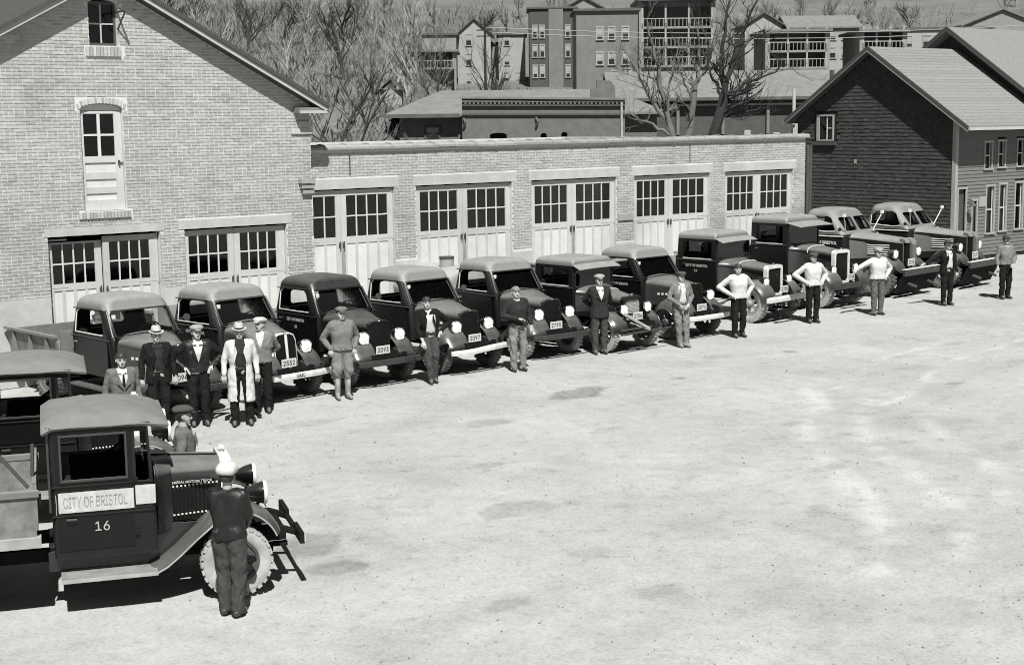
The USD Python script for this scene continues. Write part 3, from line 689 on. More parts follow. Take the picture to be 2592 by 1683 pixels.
def wheel(parent, x, y, R, w, side, style, tyre='tyre_dusty', rim='rim_dark', lugs=28, name='wheel'):
    """a wheel about the y axis; side -1 = right, +1 = left"""
    h = w / 2; r0 = R * .62
    prof = [(r0, -h * .7), (R * .74, -h), (R * .9, -h * .98), (R * .965, -h * .8), (R * .975, 0), (R * .965, h * .8), (R * .9, h * .98), (R * .74, h), (r0, h * .7)]
    v, f = lathe(prof, 36, 'y'); m = MB(); m.raw(v + [x, y, R], f)
    for i in range(lugs):
        a = 2 * math.pi * i / lugs
        for s in (-1, 1):
            aa = a + (math.pi / lugs if s > 0 else 0)
            M = trimesh.transformations.translation_matrix([x, y, R]) @ rotm('y', math.degrees(aa))
            m.raw(boxv(R * .93, R * 1.0, *sorted((s * h * .12, s * h * 1.03)), -R * .065, R * .065), BOXF, 1, M)
    wh = part(parent, name, m, tyre, smooth=35)
    o = y + side * h * .35
    m = MB()
    v, f = lathe([(r0 * 1.02, -h * .8), (r0 * 1.05, h * .8), (r0 * .9, h * .7), (r0 * .88, -h * .7)], 28, 'y'); m.raw(v + [x, y, R], f)
    if style == 'spoke':
        for i in range(16):
            a = 2 * math.pi * i / 16; c, s = math.cos(a), math.sin(a)
            m.tube([(x + .07 * c, o, R + .07 * s), (x + r0 * .92 * c, y, R + r0 * .92 * s)], .012, 5)
        m.raw(*(lambda q: (q[0] + [x, o, R], q[1]))(lathe([(.0, -.05), (.085, -.05), (.085, .03), (.05, .07), (0, .07)] if side > 0 else [(0, -.07), (.05, -.07), (.085, -.03), (.085, .05), (0, .05)], 16, 'y')))
    else:
        n = 6 if style == 'disc' else 5
        cs = m3.CrossSection.circle(r0 * .97, 40)
        for i in range(n):
            a = 2 * math.pi * i / n; c = m3.CrossSection.circle(r0 * (.2 if style == 'disc' else .26), 14)
            if style != 'disc': c = c.scale((1.0, .85))
            cs -= c.translate((r0 * .63 * math.cos(a), r0 * .63 * math.sin(a)))
        d = cs.extrude(.02).transform(np.array([[1, 0, 0, x], [0, 0, 1, o - .01], [0, 1, 0, R]], float))
        m.add(d)
        hp = [(0, -.03), (.11, -.03), (.1, .04), (.06, .09), (0, .1)]
        m.raw(*(lambda q: (q[0] * [1, side, 1] + [x, o, R], q[1] if side > 0 else q[1][:, ::-1]))(lathe(hp, 16, 'y')))
        for i in range(6):
            a = 2 * math.pi * i / 6; m.add(trimesh.creation.icosphere(1, .014), trimesh.transformations.translation_matrix([x + .13 * math.cos(a), o + side * .016, R + .13 * math.sin(a)]))
    part(wh, 'rim', m, rim, smooth=35)
    return wh

def fender(parent, path, y0, y1, side, m='fender_dark', crown=.09, skirt=.06, t=.012, name='fender', edge='hood_grey'):
    """path: list of (x,z) along the wing; flat crown that rolls down at the outer edge"""
    P = np.array(path, float); d = np.gradient(P, axis=0); d /= np.linalg.norm(d, axis=1, keepdims=True)
    N = np.stack([-d[:, 1], d[:, 0]], 1)
    if N[len(N) // 2][1] < 0: N = -N
    vs = np.linspace(0, 1, 9); G = np.zeros((len(P), len(vs), 3))
    for i in range(len(P)):
        for j, v in enumerate(vs):
            drop = -crown * v ** 2.2 - skirt * max(0, v - .72) / .28 * 1.0 - .02 * (1 - v) ** 2
            y = (y0 + (y1 - y0) * (v if v < .8 else .8 + (v - .8) * .75)) 
            G[i, j] = (P[i, 0] + N[i, 0] * drop, side * y, P[i, 1] + N[i, 1] * drop)
    if side > 0: G = G[:, ::-1]
    f = part(parent, name, grid_shell(G, -t), m, smooth=50)
    part(f, 'rolled_edge', MB().tube(G[:, 0 if side > 0 else -1] + [0, 0, .004], .009, 5), edge, smooth=50)
    return f

def arc(cx, cz, r, a0, a1, n=14): return [(cx + r * math.cos(math.radians(a0 + (a1 - a0) * i / (n - 1))), cz + r * math.sin(math.radians(a0 + (a1 - a0) * i / (n - 1)))) for i in range(n)]

def headlight(parent, x, y, z, r, shell='paint_gloss', rimm='chrome', post=None, glassm='lens'):
    v, f = lathe([(0, -.20 * r / .11), (r * .35, -.19 * r / .11), (r * .8, -.11), (r, -.02), (r, .0), (r * .98, .012), (0, .012)], 24, 'x')
    m = MB(); m.raw(v + [x, y, z], f)
    if post: m.tube([(x - .06, y, z - r * .8), post], .02, 6)
    h = part(parent, 'headlight', m, shell, smooth=40)
    v, f = lathe([(r * .9, -.01), (r * 1.05, -.01), (r * 1.06, .018), (r * .98, .03), (r * .9, .02)], 24, 'x'); part(h, 'rim', (v + [x, y, z], f), rimm, smooth=40)
    v, f = lathe([(0, .03), (r * .5, .026), (r * .9, .014), (r * .9, .004), (0, .004)], 24, 'x'); part(h, 'lens', (v + [x, y, z], f), glassm, smooth=40)
    return h

def plate(parent, x, y, z, text, tilt=0, w=.32, h=.17):
    p = part(parent, 'license_plate', MB().box(x, x + .008, y - w / 2, y + w / 2, z - h / 2, z + h / 2), 'plate')
    if text: part(p, 'number', lettering(text, h * .55, 'front', (x + .0085, y, z), w * .8, .003), 'plate_ink')
    part(p, 'bracket', MB().box(x - .012, x - .001, y - .02, y + .02, z - h / 2 - .12, z), 'chassis')

def bumper(parent, x, z, w, h, m, curve=.06, bend=0, lab=None, t=.03):
    R = []
    for i in range(13):
        u = -1 + 2 * i / 12; xx = x - curve * u ** 4 * 1.2 - .01 * u * u; zz = z + bend * math.sin(u * 2.2) * .05
        hh = h / 2 * (1 if abs(u) < .95 else .8)
        R.append(np.array([(xx - t, u * w / 2, zz - hh), (xx - .005, u * w / 2, zz - hh), (xx + .004, u * w / 2, zz), (xx - .005, u * w / 2, zz + hh), (xx - t, u * w / 2, zz + hh)]))
    return part(parent, 'bumper', loft(R), m, label=lab)

def dump_body(parent, x0, x1, hw, z0, z1, m, ribs=3, flare=.0, open_top=True):
    """open body with sloped sides and outside stakes"""
    t = .04
    b = MB(); b.box(x0, x1, -hw, hw, z0, z0 + .05)
    d = part(parent, 'dump_body', b, m)
    for s in (-1, 1):
        v = boxv(x0, x1, min(s * hw, s * (hw - t)), max(s * hw, s * (hw - t)), z0 + .05, z1); v[4:, 1] += s * flare
        part(d, 'side_board', (v, BOXF), m)
        part(d, 'top_rail', MB().box(x0 - .02, x1 + .02, s * (hw + flare) - .05, s * (hw + flare) + .03, z1, z1 + .05), m)
        for i in range(ribs):
            xr = x0 + (x1 - x0) * (i + .5) / ribs
            P = np.array([(xr - .035, s * hw, z0 - .08), (xr + .035, s * hw, z0 - .08), (xr + .015, s * (hw + flare), z1 - .01), (xr - .015, s * (hw + flare), z1 - .01), (xr - .035, s * (hw + .14), z0 - .08), (xr + .035, s * (hw + .14), z0 - .08), (xr + .015, s * (hw + flare + .03), z1 - .01), (xr - .015, s * (hw + flare + .03), z1 - .01)])
            part(d, 'stake', hull(P), m)
    part(d, 'headboard', MB().box(x1 - t, x1, -hw + t, hw - t, z0 + .05, z1 + .12), m)
    part(d, 'tailgate', MB().box(x0, x0 + t, -hw + t, hw - t, z0 + .05, z1), m)
    return d

def chassis(t, xr, R, xa, track, rear, xrear, style, tyre, rim, dual=True, w=.17):
    part(t, 'frame', MB().box(xr, -.12, -.42, -.34, .50, .64).box(xr, -.12, .34, .42, .50, .64).box(-.2, -.12, -.34, .34, .5, .62).box(-1.6, -1.5, -.34, .34, .45, .6).tube([(xa, -track, R), (xa, track, R)], .04, 8).box(xa - .03, xa + .45, -.42, -.35, R - .02, R + .03).box(xa - .45, xa + .3, .35, .42, R - .02, R + .03).box(-1.2, -.35, -.3, .3, .42, .62), 'chassis')
    for s in (-1, 1): wheel(t, xa, s * track, R, w, s, style, tyre, rim)
    for s in (-1, 1):
        wheel(t, xrear, s * (track + .02), R, w * (1.9 if dual else 1), s, style, tyre, rim)
    part(t, 'rear_axle', MB().tube([(xrear, -track, R), (xrear, track, R)], .06, 8).add(trimesh.creation.icosphere(2, .17), trimesh.transformations.translation_matrix([xrear, 0, R])), 'chassis')

def steering(parent, x, y, z, r=.2, tilt=55):
    v = []
    M = rotm('y', -tilt)
    ring = [(M[:3, :3] @ np.array([r * math.cos(a), r * math.sin(a), 0])) + [x, y, z] for a in np.linspace(0, 2 * np.pi, 19)]
    m = MB().tube(ring, .013, 6)
    for a in (.5, 2.6, 4.7): m.tube([ring[int(a / 6.283 * 18)], (x, y, z)], .01, 5)
    m.tube([(x, y, z), np.array([x, y, z]) + M[:3, :3] @ np.array([0, 0, -.6])], .018, 6)
    return part(parent, 'steering_wheel', m, 'chassis')

def hood_rings(x0, x1, w0, w1, zt0, zt1, zs0, zs1, zb, n=9, p=2.6, k=16, ease=1.0, bulge=0):
    R = []
    for i in range(n):
        t = i / (n - 1); e = t ** ease
        x = x0 + (x1 - x0) * t; w = w0 + (w1 - w0) * e + bulge * math.sin(math.pi * t); zt = zt0 + (zt1 - zt0) * t + bulge * .3 * math.sin(math.pi * t); zs = zs0 + (zs1 - zs0) * t
        L = [(x, -w * .96, zb), (x, -w, zb + (zs - zb) * .5)]
        for j in range(k + 1):
            a = math.pi * (1 - j / k); c, s = math.cos(a), math.sin(a)
            L.append((x, w * math.copysign(abs(c) ** (2 / p), c), zs + (zt - zs) * abs(s) ** (2 / p)))
        L += [(x, w, zb + (zs - zb) * .5), (x, w * .96, zb)]
        R.append(np.array(L))
    return R

def cab_interior(t, xb, xf, hw, z=.62):
    part(t, 'seat', MB().box(xb + .05, xb + .55, -hw + .08, hw - .08, z, z + .32).box(xb + .05, xb + .2, -hw + .08, hw - .08, z + .32, z + .78), 'seat_leather')
    part(t, 'floor', MB().box(xb + .04, xf - .06, -hw + .05, hw - .05, z - .04, z - .005), 'chassis')

def rounded_truck(name, label, loc, rotz, paint='paint_black', roofm='roof_grey', hoodm='hood_grey', fend='fender_dark', style='oval', bump_m='bumper_black', number='', text=None, text2=None, bend=0, bump_text=None, tyre='tyre', body='dump', bodym='bed_grey', mirror=False, grille_bright=False, ports=True, sc=1.0, hdl='paint_gloss'):
    t = thing(name, label, 'truck', loc, rotz, 'city trucks parked in a row')
    R, xa = .40, -.72
    secs = [(.60, -1.52, -3.02, .70, .06), (1.27, -1.52, -3.06, .745, .10), (1.36, -1.60, -3.06, .745, .10), (1.80, -1.88, -3.03, .675, .15)] + crown(1.80, 2.055, -1.88, -3.03, .675, .16, 8, .5)
    sw = [(-2.86, 1.38), (-2.10, 1.38), (-1.80, 1.40), (-1.98, 1.74), (-2.06, 1.80), (-2.80, 1.80), (-2.88, 1.73)]
    wins = [prism(sw, 'y', -1, 1), prism(rrect(-.60, .60, 1.36, 1.80, .07), 'x', -2.12, -1.2), prism(rrect(-.36, .36, 1.44, 1.72, .06), 'x', -3.3, -2.9)]
    sh, out = cab_shell(secs, .035, wins, .62)
    lo, hi = sh.split_by_plane((0, 0, -1), -1.825)
    cab = part(t, 'cab', lo, paint, smooth=38)
    part(t, 'roof', hi, roofm, smooth=55)
    part(t, 'drip_rail', MB().tube([(-2.98, -.70, 1.81), (-2.4, -.705, 1.835), (-2.0, -.69, 1.83), (-1.9, -.6, 1.815)], .012, 5).tube([(-2.98, .70, 1.81), (-2.4, .705, 1.835), (-2.0, .69, 1.83), (-1.9, .6, 1.815)], .012, 5), paint)
    for s in (-1, 1):
        part(cab, 'door', MB().box(-2.94, -1.66, s * .748 - .008, s * .748 + .008, .64, 1.28), paint, smooth=38)
        part(cab, 'belt_moulding', MB().tube([(-3.03, s * .752, 1.30), (-1.55, s * .755, 1.30)], .014, 6), paint, smooth=40)
        part(cab, 'window_trim', MB().tube([(x, s * (.752 - .16 * (z - 1.36)), z) for x, z in [sw[5], sw[6], sw[0], sw[1], (-1.84, 1.385)]], .011, 5), 'nickel_light')
        part(cab, 'door_handle', MB().tube([(-2.80, s * .765, 1.20), (-2.80, s * .80, 1.20), (-2.68, s * .80, 1.205)], .014, 6), 'chrome')
        part(cab, 'windshield_post', MB().tube([(-1.545, s * .665, 1.31), (-1.60, s * .672, 1.40), (-1.86, s * .625, 1.80)], .018, 6), paint, smooth=40)
    gl = boxv(-1.64, -1.63, -.6, .6, 1.36, 1.80); gl[4:, 0] -= .27
    part(cab, 'windshield', (gl, BOXF), 'clear_glass')
    fr = MB().tube([(-1.60, y, 1.365 - .0 * y) for y in (-.6, 0, .6)], .014, 5).tube([(-1.885, -.56, 1.80), (-1.885, .56, 1.80)], .014, 5).tube([(-1.60, -.6, 1.365), (-1.885, -.56, 1.80)], .014, 5).tube([(-1.60, .6, 1.365), (-1.885, .56, 1.80)], .014, 5)
    part(cab, 'windshield_frame', fr, 'grille_black')
    if mirror: part(cab, 'mirror', MB().tube([(-1.75, .72, 1.55), (-1.72, .93, 1.57)], .010, 5).raw(*(lambda q: (q[0] + [-1.72, .95, 1.57], q[1]))(lathe([(0, -.012), (.07, -.012), (.07, .012), (0, .012)], 16, 'x'))), 'iron')
    part(cab, 'permit_sticker', MB().box(-1.835, -1.828, -.55, -.47, 1.66, 1.74), 'sign_white')
    cab_interior(t, -3.02, -1.55, .72)
    steering(t, -2.05, .34, 1.36)
    # cowl and hood
    rise = .06
    H = hood_rings(-1.64, -.50, .70, .285, 1.39, 1.25, 1.21, 1.08, .64, 10, 2.5, 16, .78)
    for r in H[:4]: r[:, 2] += np.where(r[:, 2] > 1.25, rise * .5 * (1 - np.abs(r[:, 1]) / .75), 0)
    hood = part(t, 'hood', loft(H), hoodm, smooth=50)
    sd = [np.array([(x, y, z) for (x, y, z) in r]) for r in H]
    for s in (-1, 1):
        G = np.array([[(r[0 if s < 0 else -1][0], (r[0 if s < 0 else -1][1] * (1 - q) + (r[3 if s < 0 else -4][1]) * q) + s * .006, r[0][2] + (r[3][2] - .03 - r[0][2]) * q) for q in (0, .35, .7, 1)] for r in H])
        part(hood, 'hood_side', grid_shell(G if s < 0 else G[:, ::-1], -.006), paint, smooth=50)
        if ports:
            for i in range(4):
                tt = .38 + .085 * i; k = tt * 9; a = int(k); y = H[a][2][1] * (1 - k + a) + H[a + 1][2][1] * (k - a); x = H[a][0][0] * (1 - k + a) + H[a + 1][0][0] * (k - a)
                part(hood, 'hood_vent', MB().box(x - .025, x + .025, s * abs(y) - .016, s * abs(y) + .016, .98, 1.03), 'nickel_light')
    part(hood, 'cowl_line', MB().tube([(-1.60 + .18 * math.cos(a) * .9, .70 * math.sin(a), 1.33 + .085 * math.cos(a)) for a in np.linspace(-1.4, 1.4, 15)], .012, 5), 'grille_black')
    part(hood, 'ornament', MB().add(trimesh.creation.icosphere(2, .035), trimesh.transformations.translation_matrix([-.50, 0, 1.26]) @ np.diag([1.5, .9, .8, 1])), 'chrome')
    # grille
    def shield(sx, dx, top, bot, wt, wb, v, n=9):
        L = []
        for z, w in [(bot, wb * .55), (bot + .03, wb), (bot + .25, (wb + wt) / 2 + .01), (top - .16, wt), (top - .05, wt * .86), (top - .005, wt * .5)]:
            L.append((z, w))
        ring = [(-.36 + dx - .16 * (z - .5) - v * w, -w * sx, z) for z, w in L] + [(-.36 + dx - .16 * (top - .5), 0, top)] + [(-.36 + dx - .16 * (z - .5) - v * w, w * sx, z) for z, w in L[::-1]] + [(-.36 + dx - .16 * (bot - .5), 0, bot - .01)]
        return np.array(ring)
    top, bot, wt, wb = (1.245, .45, .265, .17) if style == 'oval' else (1.235, .43, .25, .20)
    g0, g1 = shield(1, 0, top, bot, wt, wb, .12), shield(1.05, -.14, top + .01, bot - .02, wt, wb, .12)
    part(t, 'radiator_shell', loft([g1 + [-.05, 0, 0], shield(1.1, -.05, top + .02, bot - .02, wt, wb, .12), shield(1.1, .0, top + .02, bot - .02, wt, wb, .12), shield(1.0, .012, top, bot, wt, wb, .12)], caps=False), 'bumper_bright' if grille_bright else paint, smooth=45)
    gr = part(t, 'grille', loft([g0 - [.03, 0, 0], g0 + [.004, 0, 0]]), 'grille_black', smooth=30)
    bars = MB()
    for i in range(-10, 11):
        if i == 0 and grille_bright: continue
        y = i * .025; zt, zb_ = top - .02 - max(0, abs(y) - .14) * .9, bot + .03 + max(0, abs(y) - .14) * 2.2
        if abs(y) > wt - .02: continue
        xf = lambda z: -.36 - .16 * (z - .5) - .12 * abs(y) + .012
        bars.tube([(xf(zb_), y * .85, zb_), (xf((zt + zb_) / 2), y, (zt + zb_) / 2), (xf(zt), y * .95, zt)], .0055, 4)
    part(gr, 'grille_bars', bars, 'chassis' if not grille_bright else 'grille_black')
    if grille_bright:
        part(gr, 'centre_bar', MB().tube([(-.335, 0, bot + .04), (-.345, 0, bot + .08), (-.40, 0, .85), (-.44, 0, top - .01)], [.035, .024, .028, .03], 8), 'bumper_bright', smooth=50)
    else:
        part(gr, 'lower_trim', MB().tube([(-.345 - .12 * abs(y), y, .48 + 1.6 * y * y) for y in np.linspace(.1, .22, 6)], .014, 6), 'chrome')
        part(gr, 'shell_trim', MB().tube([tuple(p) for p in shield(1.12, .006, top + .025, bot - .02, wt, wb, .12)[4:9]], .006, 6), 'hood_grey')
    for s in (-1, 1):
        path = [(-.13, .45), (-.135, .52), (-.16, .62)] + arc(xa, .41, .565, 27, 150, 16) + [(-1.38, .54), (-1.56, .45), (-1.78, .405)]
        fender(t, path, .28, .90, s, fend, crown=.15, skirt=.11)
        v = np.array([(-.16, s * .30, .50), (-.16, s * .60, .50), (-.24, s * .30, .64), (-.24, s * .58, .64), (-.34, s * .3, .72), (-.42, s * .24, .70), (-.42, s * .24, .48)])
        part(t, 'fender_apron', hull(v), fend, smooth=45)
        part(t, 'running_board', MB().box(-3.0, -1.74, min(s * .62, s * .86), max(s * .62, s * .86), .375, .41), 'fender_dark')
        headlight(t, -.40, s * .445, .965, .132, hdl, post=(-.50, s * .40, .74))
    part(t, 'headlight_bar', MB().tube([(-.50, -.44, .86), (-.50, .44, .86)], .016, 6), 'chassis')
    plate(t, -.14, -.17, .74, number, w=.34, h=.16)
    b = bumper(t, 0, .50, 1.66, .115, bump_m, .07, bend)
    if bump_text: part(b, 'lettering', lettering(bump_text, .06, 'front', (.003, 0, .50), .2, .003), 'plate_ink')
    part(t, 'bumper_bracket', MB().box(-.3, -.03, -.42, -.35, .47, .52), 'chassis'); part(t, 'bumper_bracket', MB().box(-.3, -.03, .35, .42, .47, .52), 'chassis')
    chassis(t, -5.3, R, xa, .70, None, -3.95, 'disc', tyre, 'rim_dark')
    if text: part(cab, 'lettering', lettering(text, .055, 'side', (-2.28, -.757, 1.20), .62, .003), 'sign_dim')
    if text2: part(cab, 'lettering', lettering(text2, .055, 'side', (-2.28, -.757, 1.06), None, .003), 'sign_dim')
    if body == 'dump': dump_body(t, -5.3, -3.22, .92, .82, 1.22, bodym, 3, .06)
    elif body == 'high': dump_body(t, -5.4, -3.22, .98, .92, 1.52, bodym, 3, .12)
    elif body == 'tank':
        part(t, 'tank', loft([np.array([(x, r * .92 * math.cos(a), 1.25 + r * .52 * math.sin(a)) for a in np.linspace(0, 2 * np.pi, 25)[:-1]]) for x, r in ((-5.4, .8), (-5.36, .95), (-5.3, 1), (-3.4, 1), (-3.34, .95), (-3.3, .8))]), bodym, smooth=50)
        part(t, 'filler_cap', MB().add(trimesh.creation.cylinder(.17, .2), trimesh.transformations.translation_matrix([-4.1, -.15, 1.84])), bodym, smooth=40)
        part(t, 'cap_lid', MB().add(trimesh.creation.cylinder(.18, .05), trimesh.transformations.translation_matrix([-4.1, -.15, 1.965])), 'iron', smooth=40)
        part(t, 'tank_cradle', MB().box(-5.3, -3.3, -.6, .6, .66, .86), 'chassis')
    elif body == 'flat': part(t, 'bed', MB().box(-5.3, -3.2, -.9, .9, .85, .95).box(-3.24, -3.2, -.9, .9, .95, 1.35), bodym)
    return t

def upright_truck(name, label, loc, rotz, k=1.0, big=False, text=None, text2=None, number='', roofm='roof_grey', shell='bumper_bright', spoke=False, visor=True, bodym='bed_light', openside=False, bump_m='bumper_bright', hoodm='hood_grey', bend=0, high=1.0, vis=.24):
    """older truck with a flat upright radiator, straight hood, vertical windshield and sun visor"""
    t = thing(name, label, 'truck', loc, rotz, 'city trucks parked in a row')
    R = (.48 if big else .40); xa = -.66; Zc = high
    zb, belt, hd, rf = .72, 1.36 * Zc, 1.86 * Zc, 2.02 * Zc
    hw = .78 if big else .70; xw = -1.72 if big else -1.62; xb = xw - 1.25
    secs = [(zb, xw + .02, xb, hw - .01, .04), (belt, xw + .02, xb - .01, hw, .05), (hd, xw - .02, xb, hw - .02, .06), ] + crown(hd, rf + .02, xw - .02, xb, hw - .02, .07, 7, .5, 2.8)
    wins = [prism(rrect(xb + .2, xw - .14, belt + .05, hd - .06, .04), 'y', -2, 2), prism(rrect(-hw + .08, hw - .08, belt + .02, hd - .04, .03), 'x', xw - .2, xw + .3), prism(rrect(-.4, .4, belt + .1, hd - .1, .03), 'x', xb - .3, xb + .2)]
    if openside: wins.append(prism(rrect(xb + .25, xw - .1, zb + .35, belt + .1, .05), 'y', -2, 2))
    sh, _ = cab_shell(secs, .035, wins, zb + .02)
    lo, hi = sh.split_by_plane((0, 0, -1), -(hd + .005))
    cab = part(t, 'cab', lo, 'paint_black', smooth=35); part(t, 'roof', hi, roofm, smooth=55)
    if visor:
        G = np.array([[(xw - .02 + vis * u, y, hd + .02 - .10 * u + .015 * (1 - (y / hw) ** 2)) for y in np.linspace(-hw, hw, 7)] for u in (0, .5, 1)])
        part(t, 'sun_visor', grid_shell(G, .012), roofm, smooth=30)
        part(t, 'visor_bracket', MB().tube([(xw + .02, -hw + .02, hd - .2), (xw + .2, -hw + .02, hd - .06)], .008, 5), 'iron')
        part(t, 'visor_bracket', MB().tube([(xw + .02, hw - .02, hd - .2), (xw + .2, hw - .02, hd - .06)], .008, 5), 'iron')
    for s in (-1, 1):
        part(cab, 'door', MB().box(xb + .14, xw - .08, s * hw - .012, s * hw + .012, zb + .03, belt - .03), 'paint_black')
        part(cab, 'belt_moulding', MB().tube([(xb, s * (hw + .008), belt), (xw, s * (hw + .008), belt)], .016, 6), 'paint_dark', smooth=40)
        part(cab, 'window_sill', MB().box(xb + .2, xw - .14, s * (hw + .0) - .012, s * (hw + .0) + .012, belt + .035, belt + .055), 'nickel_light')
        part(cab, 'door_handle', MB().tube([(xb + .22, s * (hw + .02), belt - .1), (xb + .22, s * (hw + .05), belt - .1), (xb + .33, s * (hw + .05), belt - .1)], .013, 6), 'chrome')
    part(cab, 'windshield', MB().box(xw - .012, xw - .006, -hw + .08, hw - .08, belt + .02, hd - .04), 'clear_glass')
    part(cab, 'windshield_frame', MB().box(xw - .02, xw + .03, -hw + .06, hw - .06, belt + .0, belt + .03).box(xw - .02, xw + .015, -hw + .06, -hw + .09, belt + .03, hd - .04).box(xw - .02, xw + .015, hw - .09, hw - .06, belt + .03, hd - .04), 'paint_dark')
    part(cab, 'rear_pane', MB().box(xb + .015, xb + .019, -.4, .4, belt + .1, hd - .1), 'clear_glass')
    cab_interior(t, xb, xw, hw, zb); steering(t, xw - .42, .36, belt + .06, .22, 50)
    x1 = -.52; wr = .30 if not big else .34; rt = 1.20 * Zc if not big else 1.27 * Zc
    H = hood_rings(xw + .02, x1, hw - .06, wr, belt + .03, rt, belt - .16, rt - .17, .72, 9, 3.0, 16, .45 if not big else .35)
    hood = part(t, 'hood', loft(H), hoodm, smooth=45)
    for s in (-1, 1):
        G = np.array([[(r[0][0], s * (abs(r[0][1]) * (1 - q) + abs(r[3][1]) * q + .007), r[0][2] + (r[3][2] - .02 - r[0][2]) * q) for q in (0, .5, 1)] for r in H])
        part(hood, 'hood_side', grid_shell(G if s < 0 else G[:, ::-1], -.006), 'paint_black', smooth=45)
        for i in range(9):
            tt = .35 + .06 * i; q = tt * 8; a = int(q); y = abs(H[a][1][1]) * (1 - q + a) + abs(H[a + 1][1][1]) * (q - a); x = H[a][0][0] * (1 - q + a) + H[a + 1][0][0] * (q - a)
            part(hood, 'louver', MB().box(x - .008, x + .012, s * (y + .012) - .006, s * (y + .012) + .006, .86, rt - .22), 'paint_dark')
    part(hood, 'cowl_band', MB().tube([tuple(p + [.0, 0, .008]) for p in H[3][2:-2]], .012, 5), 'nickel_light')
    # radiator
    Wp = lambda w, z0, z1, r: rrect(-w, w, z0, z1, r, 5)
    ring = prism(Wp(wr + .02, .60, rt + .015, .1), 'x', -.53, -.42) - prism(Wp(wr - .05, .68, rt - .07, .07), 'x', -.50, -.3)
    rs = part(t, 'radiator_shell', ring, shell, smooth=35)
    part(rs, 'core', MB().box(-.51, -.455, -wr + .04, wr - .04, .66, rt - .06), 'grille_black' if not spoke else 'cloth_grey')
    fins = MB()
    for i in range(14): z = .70 + (rt - .8) * i / 13; fins.box(-.456, -.448, -wr + .05, wr - .05, z, z + .01)
    part(rs, 'fins', fins, 'chassis' if not spoke else 'cloth_grey')
    part(rs, 'cap', MB().tube([(-.475, 0, rt + .01), (-.475, 0, rt + .06)], .035, 8).tube([(-.475, -.06, rt + .06), (-.475, .06, rt + .06)], .014, 6), 'chrome', smooth=40)
    for s in (-1, 1):
        if spoke: path = arc(xa, R, R + .10, 8, 165, 16) + [(-1.30, .48), (-1.5, .42), (-1.7, .40)]
        else: path = [(xa + R + .12, R + .06)] + arc(xa, R, R + .12, 18, 130, 14) + [(-1.22, .70), (-1.45, .52), (-1.7, .43)]
        fender(t, path, .40, .84 if not big else .92, s, 'fender_dark' if not big else 'hood_grey', crown=.06, skirt=.05)
        part(t, 'running_board', MB().box(xb, -1.66, min(s * .66, s * .88), max(s * .66, s * .88), .38, .42), 'fender_dark')
        headlight(t, -.34, s * (.40 if not big else .52), .95 if not big else 1.03, .12 if not big else .115, 'paint_gloss', post=(-.45, s * .36, .72))
    part(t, 'headlight_bar', MB().tube([(-.46, -.5, .80), (-.46, .5, .80)], .018, 6), 'chassis')
    if spoke:
        b = part(t, 'bumper', MB().box(-.03, 0, -.86, .86, .43, .47), 'bumper_black')
        part(b, 'bumper_bar', MB().box(-.035, -.005, -.86, .2, .53, .56), 'bumper_black')
        part(t, 'tow_bar', MB().tube([(-.25, -.5, .86), (.03, .06, .50)], .035, 6).tube([(-.2, -.35, .66), (.03, .05, .48)], .02, 6), 'bed_light')
        plate(t, -.26, -.02, .78, number)
    else:
        bumper(t, 0, .60 if big else .5, 1.85 if big else 1.7, .15 if big else .11, bump_m, .0 if big else .06, bend)
        plate(t, -.14, .02, .82 if big else .70, number)
        part(t, 'bumper_bracket', MB().box(-.45, -.03, -.42, -.34, .56, .64), 'chassis'); part(t, 'bumper_bracket', MB().box(-.45, -.03, .34, .42, .56, .64), 'chassis')
        if big: part(t, 'plough_frame', MB().tube([(-.1, -.4, .62), (.12, -.36, .30), (-.7, -.34, .28)], .03, 6).tube([(-.1, .4, .62), (.12, .36, .30), (-.7, .34, .28)], .03, 6).box(.05, .12, -.62, .62, .27, .35), 'chassis')
    chassis(t, -5.3, R, xa, .74 if big else .70, None, -4.1, 'spoke' if spoke else 'disc', 'tyre_dusty', 'rim_dark' if not big else 'rim_dusty', w=.22 if big else .15)
    if text: part(cab, 'lettering', lettering(text, .06, 'side', ((xb + xw) / 2 + .02, -hw - .0125, belt - .14), .72, .003), 'sign_dim')
    if text2: part(cab, 'lettering', lettering(text2, .06, 'side', ((xb + xw) / 2, -hw - .0125, belt - .27), None, .003), 'sign_dim')
    dump_body(t, -5.4, xb - .15, .98, .98, 1.45, bodym, 3, .08)
    return t

